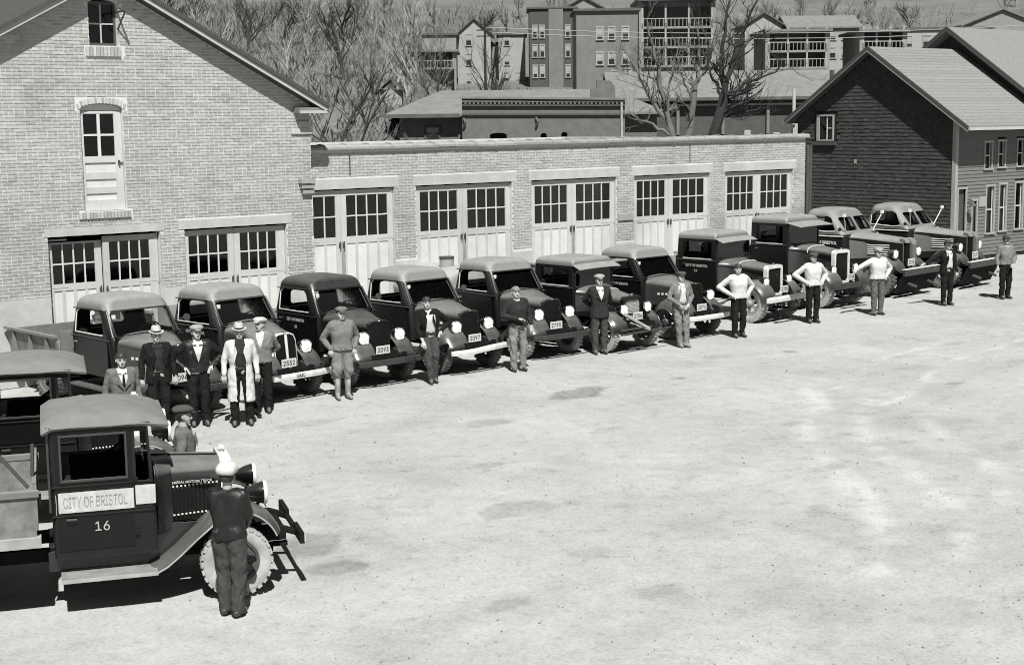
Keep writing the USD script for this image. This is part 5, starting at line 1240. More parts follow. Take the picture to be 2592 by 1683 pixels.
    if hem >= .88: T = T.trim_by_plane((0, 0, 1), hem)
    T = T - m3.Manifold.cube((3, 3, 1)).translate((-1.5, -1.5, hem - 1))
    for sd in (1, -1): pass
    neck = bone(N + [0.02, 0, -.05], N + [.02, 0, .25], .072, .09)
    T -= neck
    if topkind in ('jacket', 'coat', 'open', 'vest'):
        opn = topkind in ('open', 'coat'); w = .075 if opn else .085; zb = hem - .3 if opn else vee
        wb = {'open': .11, 'coat': .06}.get(topkind, .0)
        poly = [(-wb - .002, zb), (wb + .002, zb), (w + .02, 1.30), (w, 1.55), (-w, 1.55), (-w - .02, 1.30)] if wb else [(0, zb), (w * .75, zb + .16), (w, 1.55), (-w, 1.55), (-w * .75, zb + .16)]
        T -= prism(poly, 'x', .03, .6).rotate((0, lean, 0)).translate((shift[0] * .3, 0, 0)) if lean else prism(poly, 'x', .03, .6).translate((0, shift[1] * .3, 0))
    tp = part(t, {'jacket': 'jacket', 'open': 'jacket', 'coat': 'coat', 'vest': 'cardigan', 'sweater': 'sweater', 'shirt': 'work_shirt'}[topkind], soften(T, .026, 3, .015 if topkind in ('shirt', 'sweater') else .020, seed + 3, 12), top, smooth=60)
    if topkind in ('jacket', 'open', 'coat'):
        for sd in (1, -1):
            zb = 1.12 if topkind in ('open', 'coat') else vee + .02
            q = [(up((.118 + d, sd * .085, 1.385)), .010), (up((.142 + d, sd * .10, 1.26)), .008), (up((.136 + d, sd * .016 if topkind == 'jacket' else sd * .11, zb)), .008), (up((.135 + d, sd * .06, 1.30)), .008)]
            part(tp, 'lapel', blob(q, 8), top, smooth=40)
    if topkind in ('sweater', 'shirt', 'open', 'vest', 'jacket'):
        for sd in (1, -1):
            q = [(N + [.03, sd * .062, .035], .010), (N + [.095, sd * .03, -.035], .008), (N + [.085, sd * .09, -.03], .008), (N + [-.03, sd * .072, .035], .010)]
            part(t, 'collar', blob(q, 8), {'sweater': under or top, 'shirt': top, 'jacket': top, 'open': top, 'vest': under or top}[topkind], smooth=40)
    if stripes:
        for z in (1.0, .955): 
            b = uni(torso(d + .003)); b = b.trim_by_plane((0, 0, 1), z).trim_by_plane((0, 0, -1), -z - .018); part(tp, 'stripe', soften(b, .04, 1), 'shirt_white', smooth=50)
    # hats
    def place(m): return m.transform(np.hstack([Rt[:3, :3], hp(0, 0, 0)[:, None]]))
    if hat == 'cap':
        c = blob([((-.04, 0, .10), .082), ((.02, .03, .115), .07), ((.02, -.03, .115), .07), ((.055, 0, .10), .058), ((-.07, .03, .09), .06), ((-.07, -.03, .09), .06)]).scale((1.16, 1.2, .72)).translate((.0, 0, .035)).trim_by_plane((-.12, 0, 1), .072)
        p = part(t, 'cap', soften(place(c), .03, 3, .004, seed), hatm, smooth=60)
        v = blob([((.085, .05, .092), .010), ((.085, -.05, .092), .010), ((.135, .028, .078), .008), ((.135, -.028, .078), .008), ((.145, 0, .078), .008)], 8); part(p, 'peak', place(v), hatm, smooth=40)
    elif hat == 'baggy':
        c = blob([((-.05, 0, .10), .10), ((.03, .05, .12), .08), ((.03, -.05, .12), .08), ((-.08, .04, .10), .08), ((-.08, -.04, .10), .08), ((.06, 0, .105), .06), ((-.02, 0, .16), .07)]).scale((1.0, .98, .92)).translate((-.01, 0, .015)).trim_by_plane((-.1, 0, 1), .065)
        p = part(t, 'cap', soften(place(c), .025, 3, .006, seed), hatm, smooth=60)
        v = blob([((.085, .05, .088), .010), ((.085, -.05, .088), .010), ((.14, .03, .074), .008), ((.14, -.03, .074), .008)], 8); part(p, 'peak', place(v), hatm, smooth=40)
    elif hat == 'fedora':
        cr = blob([((-.03, .0, .08), .092), ((.035, 0, .08), .082), ((-.03, .03, .155), .052), ((-.03, -.03, .155), .052), ((.045, .012, .15), .04), ((.045, -.012, .15), .04)]).trim_by_plane((0, 0, 1), .082)
        cr -= blob([((-.09, 0, .225), .03), ((.08, 0, .215), .03)])
        p = part(t, 'hat', soften(place(cr), .025, 3), hatm, smooth=60)
        n = 28; br = []
        for k in range(n):
            a = 2 * math.pi * k / n; br.append((.148 * math.cos(a), .132 * math.sin(a), .08 + .02 * math.sin(a) ** 2 - .012 * math.cos(a)))
        ring2 = [(.085 * math.cos(a), .08 * math.sin(a), .09) for a in np.arange(n) * 2 * np.pi / n]
        top_ = np.array([ring2, br]); top_ = np.concatenate([top_, top_[:, :1]], 1)
        V, F = grid_shell(top_, .007); V = V @ Rt[:3, :3].T + hp(0, 0, 0); part(p, 'brim', (V, F), hatm, smooth=50)
        b = blob([((-.03, .0, .08), .096), ((.035, 0, .08), .086), ((-.02, 0, .12), .088)]).trim_by_plane((0, 0, 1), .088).trim_by_plane((0, 0, -1), -.115); part(p, 'band', place(b), 'wool_black', smooth=50)
    return t

person('man in long white coat, pale fedora and dark suit standing before the white-grilled truck', (12.13, 22.95, 0), -115, ('down', 'down'), 1.74, 'white_cloth', 'coat', .42, .38, 'sweater_dark', 'wool_black', hat='fedora', hatm='felt_light', wide=1.0, seed=2, legs=((0, .13), (0.02, -.12)))
person('man in open black jacket and pale fedora at the left of the group', (10.90, 23.6, 0), -105, ('down', 'down'), 1.74, 'wool_black', 'open', .80, 1.1, 'sweater_dark', 'wool_black', hat='fedora', hatm='felt_light', seed=3)
person('man in black leather jacket and light flat cap, hands on hips, beside the white coat', (11.55, 23.4, 0), -110, ('hip', 'hip'), 1.75, 'leather_black', 'jacket', .95, 1.12, 'shirt_white', 'wool_black', hat='cap', hatm='cap_grey', seed=4, lean=2, turn=8)
person('man in grey cardigan and pale cap standing right of the white coat', (12.95, 23.7, 0), -122, ('back', 'down'), 1.72, 'work_grey', 'vest', .93, 1.22, 'shirt_white', 'wool_black', hat='cap', hatm='felt_light', seed=5, turn=-30)
person('bareheaded man in grey suit and tie behind the old truck at left', (9.50, 21.9, 0), -100, ('down', 'down'), 1.66, 'tweed', 'jacket', .80, 1.15, 'shirt_white', 'tweed', hat=None, tie=True, seed=6)
person('man in grey sweater with light stripes, hands in pockets, tucked into tall boots', (14.75, 23.85, 0), -105, ('pocket', 'pocket'), 1.74, 'sweater_grey', 'sweater', .94, 1.2, 'sweater_grey', 'khaki', 'boot_tan', hat='cap', hatm='tweed', boots=True, stripes=True, seed=7)
person('bareheaded dark-haired man in open dark jacket leaning on the truck fender', (17.06, 24.25, 0), -112, ('hip', ((.10, .27, 1.12), (.24, .20, .86), (.5, -.1, -.8))), 1.72, 'wool_black', 'open', .95, 1.1, 'shirt_white', 'denim_dark', hat=None, seed=8, legs=((.10, .06), (.22, -.04)), knees=(.05, .06), shift=(.02, -.10), lean=4)
person('bareheaded fair man in dark sweater and pale trousers with one arm across his waist', (19.2, 24.1, 0), -108, ('down', ((.02, .32, 1.16), (.20, .06, 1.10), (.4, -.9, 0))), 1.76, 'sweater_dark', 'sweater', .95, 1.2, 'shirt_white', 'khaki', hat=None, hair='hair_fair', seed=9, shift=(0, -.06))
person('man in long dark work jacket and light flat cap, hands behind his back', (21.96, 24.65, 0), -112, ('back', 'back'), 1.76, 'sweater_dark', 'jacket', .80, 1.18, 'shirt_white', 'denim_dark', hat='cap', hatm='cap_grey', seed=10, wide=1.0)
person('man in grey jacket and dark cap slouching between trucks, hands clasped', (24.04, 24.2, 0), -108, ('front', 'front'), 1.70, 'work_grey', 'open', .93, 1.1, 'shirt_white', 'work_grey', 'boot_tan', hat='cap', hatm='cap_dark', seed=11, legs=((.18, .07), (.12, -.06)), shift=(-.08, .04), lean=2)
person('bareheaded man in white sweater, both hands on his hips, beside a lugged tyre', (26.06, 24.28, 0), -108, ('hip', 'hip'), 1.74, 'white_cloth', 'sweater', .94, 1.2, 'white_cloth', 'wool_black', hat=None, seed=12, turn=-15, shift=(0, -.05))
person('man in white shirt and dark cap, hands on hips, fourth from the right edge', (29.28, 24.75, 0), -110, ('hip', 'hip'), 1.76, 'white_cloth', 'shirt', .94, 1.2, 'white_cloth', 'wool_black', hat='cap', hatm='cap_dark', seed=13, wide=1.0)
person('man in pale shirt and light dungarees resting one hand on a headlamp', (31.68, 24.6, 0), -112, ('hip', ((.02, .45, 1.32), (.10, .70, 1.22), (.5, .5, -.2))), 1.74, 'white_cloth', 'shirt', .94, 1.2, 'white_cloth', 'denim_mid', hat='cap', hatm='cap_grey', seed=14)
person('man in dark suit and dark hat stretching one arm to a truck nose', (34.62, 24.55, 0), -108, ('down', ((-.05, .42, 1.28), (-.05, .68, 1.16), (.1, .9, -.2))), 1.76, 'wool_black', 'open', .84, 1.1, 'shirt_white', 'wool_black', hat='fedora', hatm='cap_dark', seed=15)
person('man in pale shirt and dark hat at the right end of the row of trucks', (37.0, 24.3, 0), -110, ('front', 'down'), 1.76, 'work_grey', 'shirt', .96, 1.2, 'white_cloth', 'wool_black', hat='fedora', hatm='cap_dark', seed=16)
person('man in black leather jacket and baggy white cap standing by the foreground wheel', (7.15, 13.92, 0), 38, (((.10, .205, 1.15), (.26, .10, 1.02), (.5, -.6, -.2)), ((.09, .21, 1.15), (.25, .10, 1.0), (.5, -.6, -.2))), 1.62, 'leather_black', 'jacket', .91, 1.2, 'leather_black', 'denim_dark', hat='baggy', hatm='white_cloth', seed=17, bag=1.16, wide=.98, legs=((.03, .09), (-.02, -.08)), nod=8, turn=10)
person('young man in profile with dark cap and grey jacket behind the foreground truck hood', (8.08, 16.85, 0), -28, ('down', 'down'), 1.72, 'tweed', 'jacket', .82, 1.3, 'tweed', 'denim_dark', hat='cap', hatm='cap_dark', seed=18, nod=4)
# ---------------------------------------------------------------- the hillside town behind the garage (X to the east along it, D the distance up it)
mat('hill_grass', .115, .95, .35, .12, bump=.5, bscale=3, bdist=.2, detail=8)
mat('brush', .06, .95, .3, 3, rand=.2)
mat('brush_pale', .13, .95, .3, 3)
mat('bark_dark', .022, .95, .3, 4, bump=.4, bscale=20)
mat('bark_mid', .11, .95, .3, 3, bump=.4, bscale=16)
mat('bark_pale', .22, .9, .3, 2, bump=.4, bscale=12)
mat('white_paint', .27, .8, .12, 1.2)
mat('pale_wall', .2, .85, .15, 1.2)
mat('grey_wall', .14, .9, .15, 1.0)
mat('dark_brick', .06, .9, .2, 2)
mat('mid_brick', .11, .9, .2, 2, bump=.2, bscale=20)
mat('town_roof', .15, .9, .2, 1.5)
mat('town_roof_dark', .08, .9, .2, 1.5)
mat('glass_dark', .02, .3, .3, 2)
mat('stone_pale', .32, .85, .2, 3)
AX, AD = _r, np.array([math.sin(YAW), math.cos(YAW), 0])
def town(X, D, z=0.0): return AX * X + AD * D + np.array([0, 0, z])
TROT = -math.degrees(YAW)
def hill_h(X, D):
    X, D = np.asarray(X, float), np.asarray(D, float)
    right = np.interp(D, [50, 70, 90, 120, 150, 175, 215, 240, 300, 420], [-.25, .2, 1.6, 3.8, 6.6, 7.9, 9.5, 13.5, 27.5, 52])
    left = np.interp(D, [50, 62, 80, 100, 150, 220, 300, 420], [-.25, .6, 3.2, 5.6, 11.5, 18.5, 28, 50])
    k = np.clip((X / np.maximum(D, 1) + .036) / -.05, 0, 1); k = k * k * (3 - 2 * k)
    return right * (1 - k) + left * k
def build_hill():
    xs = np.arange(-150, 230, 2.5); ds = np.concatenate([np.arange(50, 130, 2.0), np.arange(130, 430, 4.0)])
    X, D = np.meshgrid(xs, ds, indexing='ij'); n = meshkit.fbm(np.stack([X * .08, D * .08, X * 0], -1), 5, 8) - .5
    Z = hill_h(X, D) + n * 1.6 * np.clip((D - 55) / 40, 0, 1)
    P = X[..., None] * AX + D[..., None] * AD; P[..., 2] = Z
    a, b = X.shape; i = np.arange(a * b).reshape(a, b)
    F = np.concatenate([np.stack([i[:-1, :-1], i[1:, :-1], i[1:, 1:]], -1).reshape(-1, 3), np.stack([i[:-1, :-1], i[1:, 1:], i[:-1, 1:]], -1).reshape(-1, 3)])
    h = part('/World', 'hillside', (P.reshape(-1, 3), F), 'hill_grass', smooth=True, kind='structure')
build_hill()
def ground_at(X, D): return float(hill_h(X, D))

# bare trees
def tree_mesh(h, seed, spread=.55, stems=1, depth=4, r0=.14, up=.5, sides=5, n0=5, fan=.32, lean=0):
    rg = np.random.default_rng(seed); trunk, crown = MB(), MB()
    def grow(p, d, L, r, lev):
        k = 4 if lev < 2 else 3
        pts, q, dd = [p], p, d
        for _ in range(k):
            dd = dd + rg.normal(0, .13, 3) + np.array([0, 0, .05]); dd /= np.linalg.norm(dd); q = q + dd * L / k; pts.append(q)
        (trunk if lev == 0 else crown).tube(pts, np.linspace(r, r * .55, k + 1), sides if lev < 2 else 4 if lev < 3 else 3, caps=False)
        if lev >= depth: return
        m = n0 if lev == 0 else (4 if lev < 3 else 3)
        for j in range(m):
            t = .35 + .65 * (j + rg.random()) / m if lev else .3 + .7 * (j + rg.random()) / m
            i = min(k - 1, int(t * k)); b = pts[i] + (pts[i + 1] - pts[i]) * (t * k - i)
            a = rg.uniform(0, 2 * np.pi); side = np.array([math.cos(a), math.sin(a), 0])
            nd = dd * (1 - spread) + side * spread + np.array([0, 0, up * .35]); nd /= np.linalg.norm(nd)
            grow(b, nd, L * rg.uniform(.5, .72), max(r * (.62 - .2 * t), .006), lev + 1)
        grow(pts[-1], dd, L * .6, r * .55, lev + 1)
    for s in range(stems):
        a = 2 * np.pi * s / max(1, stems) + rg.random(); tl = .0 if stems == 1 else fan
        d = np.array([math.cos(a) * tl, math.sin(a) * tl, 1.0]) + lean * AX; d /= np.linalg.norm(d)
        grow(np.array([math.cos(a) * .15 * (stems > 1), math.sin(a) * .15 * (stems > 1), -.2]), d, h * .42, r0 * (1 if s == 0 else .75), 0)
    return trunk, crown
def big_tree(label, X, D, h, seed, bark='bark_dark', stems=1, r0=.16, base=None, tilt=0, **kw):
    z = ground_at(X, D) if base is None else base
    t = thing('bare_tree', label, 'tree', town(X, D, z), 0, None)
    a, b = tree_mesh(h, seed, stems=stems, r0=r0, **kw)
    part(t, 'trunk', a, bark, smooth=50); part(t, 'crown', b, bark)
    return t
def limb_tree(label, D, limbs, bark, seed, tw=1.25):
    """main limbs given as (X, z, radius) polylines; twigs grow from them"""
    rg = np.random.default_rng(seed); X0 = limbs[0][0][0]
    t = thing('bare_tree', label, 'tree', town(X0, D, 0)); trunk, crown = MB(), MB()
    def twig(p, d, L, r, lev):
        pts, q, dd = [p], p, d
        for _ in range(4):
            dd = dd + rg.normal(0, .16, 3) + np.array([0, 0, .06]); dd /= np.linalg.norm(dd); q = q + dd * L / 4; pts.append(q)
        crown.tube(pts, np.linspace(r, r * .4, 5), 4, caps=False)
        if lev < 2:
            for k in range(3 if lev == 0 else 2):
                i = rg.integers(1, 4); sd = rg.normal(0, 1, 3); sd[2] = abs(sd[2]) * .5; sd /= np.linalg.norm(sd); nd = dd * .75 + sd * .65; nd /= np.linalg.norm(nd)
                twig(pts[i], nd, L * rg.uniform(.45, .75), r * .6, lev + 1)
    for li, L in enumerate(limbs):
        dep = np.cumsum(rg.normal(0, .22 if li else .04, len(L)))
        P = np.array([AX * (x - X0) + AD * dd + np.array([0, 0, z]) for (x, z, _), dd in zip(L, dep - dep[0])]); R = np.array([q[2] for q in L])
        u = np.linspace(0, 1, len(L)); uu = np.linspace(0, 1, 4 * (len(L) - 1) + 1)
        P2 = np.stack([np.interp(uu, u, P[:, c]) for c in range(3)], 1); P2[1:-1] += rg.normal(0, .045, (len(uu) - 2, 3)); R2 = np.interp(uu, u, R)
        (trunk if li == 0 else crown).tube(P2, R2, 7)
        for k in range(2, len(P2)):
            if P2[k][2] < 4.9: continue
            for _ in range(2 if rg.random() < .6 * tw else 1):
                d = P2[k] - P2[k - 1]; d /= np.linalg.norm(d); sd = rg.normal(0, 1, 3); sd[2] *= .5; sd /= np.linalg.norm(sd); nd = d * .55 + sd * .75 + np.array([0, 0, .15]); nd /= np.linalg.norm(nd)
                twig(P2[k], nd, rg.uniform(.5, 1.5) * tw, max(.012, R2[k] * .35), 0)
    part(t, 'trunk', trunk, bark, smooth=50); part(t, 'crown', crown, bark)
limb_tree('large dark bare tree behind the garage, the rightmost of three', 62, [[(8.2, 0, .30), (8.45, 4.4, .24), (8.8, 6.1, .19)], [(8.8, 6.1, .15), (8.65, 7.3, .10), (8.9, 9.0, .06), (9.1, 11, .025)], [(8.78, 6.0, .15), (9.15, 7.4, .10), (9.8, 9.0, .06), (10.6, 11, .025)], [(8.8, 5.9, .09), (9.7, 6.5, .06), (10.5, 6.8, .045), (11.5, 7.3, .02)], [(8.6, 5.3, .07), (9.3, 5.2, .05), (10.4, 5.6, .02)], [(8.75, 6.0, .07), (8.3, 6.9, .05), (8.2, 8.3, .02)]], 'bark_dark', 5)
limb_tree('bare tree with pale slender stem behind the middle of the garage roof', 63, [[(7.5, 0, .2), (7.55, 4.4, .15), (7.75, 6.3, .11)], [(7.75, 6.3, .1), (7.95, 7.3, .07), (7.85, 9.0, .03)], [(7.6, 6.0, .06), (7.25, 6.8, .04), (7.0, 7.6, .02)], [(7.75, 6.3, .06), (8.3, 7.4, .04), (8.6, 8.8, .02)]], 'bark_mid', 12, .8)
limb_tree('wide spreading bare tree with leaning stems left of the large dark one', 62, [[(6.9, 0, .2), (6.75, 4.4, .15), (6.4, 5.4, .12), (6.1, 7.2, .09), (5.65, 9.1, .04)], [(6.85, 4.2, .12), (5.9, 5.9, .09), (5.4, 6.8, .05), (4.9, 7.9, .02)], [(6.8, 4.3, .09), (5.9, 4.9, .06), (4.9, 5.4, .025)], [(6.5, 5.2, .07), (6.6, 6.6, .05), (7.0, 8.2, .02)]], 'bark_mid', 23, .9)
big_tree('dark crooked bare tree beside the gable of the tall brick building', -7.5, 57, 9.5, 31, 'bark_dark', stems=1, r0=.15, spread=.6, lean=.25, base=.5, depth=3)
big_tree('thin bare tree growing in front of the white house on the hill', -1.4, 118, 9.5, 44, 'bark_dark', stems=2, r0=.12, fan=.1, spread=.35, depth=3)
big_tree('tall thin bare tree left of the white house on the hill', -5.6, 108, 10, 47, 'bark_mid', stems=2, r0=.12, fan=.1, spread=.4, depth=3)
big_tree('bare tree before the grey flats on the hill', 10.6, 125, 9, 51, 'bark_dark', stems=1, r0=.12)

def hill_trees():
    rg = np.random.default_rng(3)
    protos = []
    for i, (bk, sp, h) in enumerate((('bark_mid', .5, 8), ('bark_pale', .4, 9), ('bark_dark', .6, 7.5), ('bark_pale', .45, 7))):
        p = '/World/Looks/tree_%d' % i
        stage.CreateClassPrim(p)
        a, b = tree_mesh(h, 60 + i, sp, 1, 3, .17, .5, 5, 6)
        for nm, m, in (('trunk', a), ('crown', b)):
            q = usdkit.mesh(stage, p + '/' + nm, m.get(), '/World/Looks/' + bk)
        protos.append(p)
    kinds = ['grey bare tree on the wooded hillside', 'pale-barked bare tree on the wooded hillside', 'dark bare tree on the wooded hillside', 'small pale-barked bare tree on the wooded hillside']
    cats = 0
    for k in range(125):
        D = rg.uniform(85, 285); X = rg.uniform(-.40, -.05) * D if k < 70 else rg.uniform(.10, .40) * D
        if k >= 70: D = rg.uniform(225, 290); X = rg.uniform(-.05, .38) * D
        if k < 70 and D > 150 and X > -14: X -= 16
        i = rg.integers(0, 4)
        if -.06 * D < X < .32 * D and D < 232: continue
        x = UsdGeom.Xform.Define(stage, numbered('/World', 'hillside_tree'))
        x.AddTranslateOp().Set(Gf.Vec3d(*town(X, D, ground_at(X, D) - .2).tolist())); x.AddRotateZOp().Set(float(rg.uniform(0, 360))); sc = float(rg.uniform(.75, 1.25)); x.AddScaleOp().Set(Gf.Vec3f(sc, sc, sc * float(rg.uniform(.9, 1.2))))
        x.GetPrim().GetReferences().AddInternalReference(protos[i]); x.GetPrim().SetInstanceable(True)
        x.GetPrim().SetSpecifier(Sdf.SpecifierDef)
        tag(x.GetPrim(), label=kinds[i], cat='tree', group=['grey hillside trees', 'pale hillside trees', 'dark hillside trees', 'small pale hillside trees'][i])
hill_trees()
def hill_brush():
    rg = np.random.default_rng(11)
    for nm, mt, n, lab in (('hillside_brush', 'brush', 4800, 'dry leafless brush and saplings covering the hillside'), ('dry_grass', 'brush_pale', 6500, 'pale dry grass tufts on the hillside')):
        V, F = [], []
        D = 58 + 230 * rg.random(n) ** 1.3; X = rg.uniform(-.42, .42, n) * D
        X = np.where((rg.random(n) < .62) & (X > 0), -X, X)
        for k in range(n):
            low = X[k] > -.062 * D[k] and D[k] > 95 and X[k] < .3 * D[k] and D[k] < 232
            if low and nm != 'dry_grass': continue
            o = town(X[k], D[k], ground_at(X[k], D[k]) + .0); s = .35 + D[k] / 160
            for j in range(3):
                a = rg.uniform(0, 6.283); L = s * rg.uniform(.45, 1.25) * (1 if nm != 'dry_grass' else .25 if low else .55); w = .0035 * D[k] / 60 + .003
                if nm == 'dry_grass': w *= 1.8
                d = np.array([math.cos(a) * .5, math.sin(a) * .5, 1.0]) * L; q = np.cross(d, AD); q = q / (np.linalg.norm(q) + 1e-9) * w
                b = o + rg.normal(0, .5 * s, 3) * [1, 1, 0]; i = len(V)
                V += [b - q, b + q, b + d * .6 + q * .8 + rg.normal(0, .08, 3), b + d]; F += [[i, i + 1, i + 2], [i, i + 2, i + 3]]
        part('/World', nm, (np.array(V), np.array(F)), mt, kind='stuff', label=lab, cat='brush' if nm != 'dry_grass' else 'grass')
hill_brush()
def sycamores():
    for i, (ax, ay0, ay1, wd) in enumerate(((770, 270, 110, 18), (905, 260, 90, 22), (1045, 330, 170, 16), (1050, 470, 300, 15), (1165, 230, 80, 14), (1225, 440, 250, 17), (1375, 330, 90, 16), (1370, 530, 380, 18), (1470, 500, 280, 18), (865, 520, 390, 12), (640, 300, 140, 14), (1300, 380, 200, 12))):
        D = 190 - (ay0 - 230) * .27
        X = ((500 + ax / 2.975) - 1296) / 3780 * D; z0 = ground_at(X, D); L = (ay0 - ay1) / 2.975 / 3780 * D * 1.25; r = wd / 2.975 / 3780 * D * .42
        t = thing('sycamore_tree', None, 'tree', town(X, D, z0 - .3))
        rg = np.random.default_rng(300 + i); pts = [np.array([0, 0, 0.0])]
        for k in range(5): pts.append(pts[-1] + np.array([*rg.normal(0, .09, 2), L / 5]))
        part(t, 'trunk', MB().tube(pts, np.linspace(r, r * .6, 6), 8), 'bark_pale', smooth=50)
        m = MB()
        for k in range(9):
            j = rg.integers(2, 6); a = rg.uniform(0, 6.283); d = np.array([math.cos(a) * .7, math.sin(a) * .7, .8]); p = pts[j]; q = p + d * L * .25; e = q + (d + rg.normal(0, .4, 3)) * L * .25
            m.tube([p, q, e], [r * .35, r * .2, .02], 5)
            for _ in range(3): m.tube([q, q + (d + rg.normal(0, .7, 3)) * L * .2], [r * .12, .012], 4)
        part(t, 'crown', m, 'bark_pale')
        tag(stage.GetPrimAtPath(t), label=SYC[i])
SYC = ['pale thick-trunked tree high on the hillside just right of the brick gable roof', 'stoutest pale tree trunk near the top of the wooded hillside', 'pale straight tree trunk midway up the hillside', 'pale straight tree trunk low on the slope above the eave of the brick building', 'slender pale trunk at the top of the hillside left of the houses', 'pale broad trunk low on the slope left of the long porch', 'tall pale trunk standing left of the long dark porch', 'pale trunk just above the left end of the hip roof', 'pale trunk beside the left end of the long dark porch', 'thin pale trunk lowest on the slope beside the brick gable', 'leftmost pale trunk showing above the brick gable roof', 'thin pale trunk between the stout ones midway up the slope']
sycamores()

# buildings; local x along AX, local y up the hill, front face at y = 0
def bld(name, label, X, D, z, cat='building'): return thing(name, label, cat, town(X, D, z), TROT)
def win(b, x, z, w, h, trim='white_paint', blind=True, y=0.0, seed=0):
    f = part(b, 'window', MB().box(x - w / 2 - .12, x - w / 2, y - .08, y + .02, z, z + h).box(x + w / 2, x + w / 2 + .12, y - .08, y + .02, z, z + h).box(x - w / 2 - .15, x + w / 2 + .15, y - .1, y + .02, z + h, z + h + .14).box(x - w / 2 - .15, x + w / 2 + .15, y - .14, y + .02, z - .12, z).box(x - w / 2, x + w / 2, y - .05, y + .02, z + h * .5 - .04, z + h * .5 + .04), trim)
    part(f, 'pane', MB().box(x - w / 2, x + w / 2, y - .03, y - .02, z, z + h), 'glass_dark')
    if blind: part(f, 'blind', MB().box(x - w / 2, x + w / 2, y - .034, y - .031, z + h * (.55 if seed % 3 else .3), z + h), 'white_paint')
def gable_roof(b, x0, x1, y0, y1, z, rise, mt, axis='x', ov=.4):
    """axis x: ridge runs along y (gable faces front)"""
    if axis == 'x':
        c = (x0 + x1) / 2
        for s, xe in ((-1, x0 - ov), (1, x1 + ov)):
            ze = z - rise * ov / (c - x0); P = [(c, z + rise + .2), (xe, ze + .2), (xe, ze), (c, z + rise)]
            part(b, 'roof', prism(P if s < 0 else P[::-1], 'y', y0 - ov, y1 + ov), mt)
    else:
        c = (y0 + y1) / 2
        for s, ye in ((-1, y0 - ov), (1, y1 + ov)):
            ze = z - rise * ov / (c - y0); P = [(c, z + rise + .2), (ye, ze + .2), (ye, ze), (c, z + rise)]
            part(b, 'roof', prism(P if s < 0 else P[::-1], 'x', x0 - ov, x1 + ov), mt)
def gable_wall(b, x0, x1, y0, y1, z0, z1, rise, mt):
    part(b, 'wall', prism([(x0, z0), (x1, z0), (x1, z1), ((x0 + x1) / 2, z1 + rise), (x0, z1)], 'y', y0, y1), mt)

# low hip-roofed shed and the parapeted brick block in front of it
b = bld('hip_roofed_shed', 'low building with a broad pale hip roof behind the garage', 0, 92, ground_at(0, 92) - 1)
g0 = ground_at(0, 92) - 1
z = lambda a: a - g0
ex0, ex1, ez, rz_ = -7.6, 9.5, 5.55, 7.05
part(b, 'wall', MB().box(-6.7, 9, 0, 9, 0, z(ez) - .1), 'mid_brick')
V = np.array([[ex0, -.8, z(ez)], [ex1, -.8, z(ez)], [ex1, 9.8, z(ez)], [ex0, 9.8, z(ez)], [-4.4, 4.6, z(rz_)], [6.5, 4.6, z(rz_)]])
part(b, 'roof', (np.vstack([V, V - [0, 0, .14]]), np.array([[0, 1, 5], [0, 5, 4], [1, 2, 5], [2, 3, 4], [2, 4, 5], [3, 0, 4], [6, 11, 7], [6, 10, 11], [7, 11, 8], [8, 10, 9], [8, 11, 10], [9, 10, 6], [0, 7, 1], [0, 6, 7], [1, 7, 8], [1, 8, 2], [2, 8, 9], [2, 9, 3], [3, 9, 6], [3, 6, 0]])), 'town_roof')
part(b, 'fascia', MB().box(ex0 - .02, -3.0, -.86, -.8, z(ez) - .2, z(ez) + .03), 'town_roof_dark')
win(b, -4.7, z(4.05), .75, .7, 'dark_trim', y=-.0, seed=0)
part(b, 'chimney', MB().box(-5.6, -5.3, 3, 3.4, z(6.2), z(7.2)), 'mid_brick')
b = bld('brick_block', 'flat-topped dark brick block with a corniced parapet and small arched openings', -2.75, 88, g0)
wl = prism([(0, 0), (9.5, 0), (9.5, z(6.2)), (0, z(6.5))], 'y', 0, 6)
for x, w, zb, zt in ((2.1, .98, 4.0, 4.42), (4.75, .36, 4.0, 4.38), (5.95, .36, 4.0, 4.42)): wl -= prism(arch_poly(x - w / 2, x + w / 2, z(zb), z(zt) - .12, z(zt)), 'y', -1, .4)
part(b, 'wall', wl, 'mid_brick'); part(b, 'recess', MB().box(.2, 9.3, .3, .38, z(3.8), z(4.6)), 'dark_inside')
part(b, 'coping', MB().box(-.1, 9.6, -.18, .3, z(6.42), z(6.54), M=trimesh.transformations.rotation_matrix(.02, [0, 1, 0], [0, 0, z(6.5)])), 'town_roof')
def tilt(mb): return mb
for nm, za, zb, yy, mm in (('cornice', 6.22, 6.34, -.1, 'mid_brick'), ('cornice', 5.98, 6.08, -.16, 'dark_trim'), ('cornice', 5.46, 5.56, -.14, 'dark_trim')):
    part(b, nm, MB().box(0, 9.5, yy, -.002, z(za), z(zb), M=trimesh.transformations.rotation_matrix(.012, [0, 1, 0], [0, 0, z(za)])), mm)
for i in range(38): part(b, 'corbel_block', MB().box(.15 + i * .245, .27 + i * .245, -.09, -.003, z(6.1) - .011 * i * .245, z(6.2) - .011 * i * .245), 'mid_brick')
for x in (.08, 4.3): part(b, 'wall_bracket', MB().tube([(x, -.1, z(5.3)), (x + .1, -.2, z(5.05)), (x, -.1, z(4.75))], .07, 6), 'iron')
part(b, 'downpipe', MB().tube([(9.3, -.1, z(4)), (9.3, -.1, z(6.1))], .08, 6), 'stone_pale')
b = bld('ruined_wall', 'broken brick chimney wall rising at the right end of the pale hip roof', 5.0, 92.5, g0)
part(b, 'wall', prism([(0, 0), (1.7, 0), (1.7, z(6.2)), (1.5, z(6.3)), (1.5, z(7.1)), (1.2, z(7.45)), (.35, z(7.5)), (.35, z(7.0)), (0, z(6.95))], 'y', 0, .5), 'mid_brick')
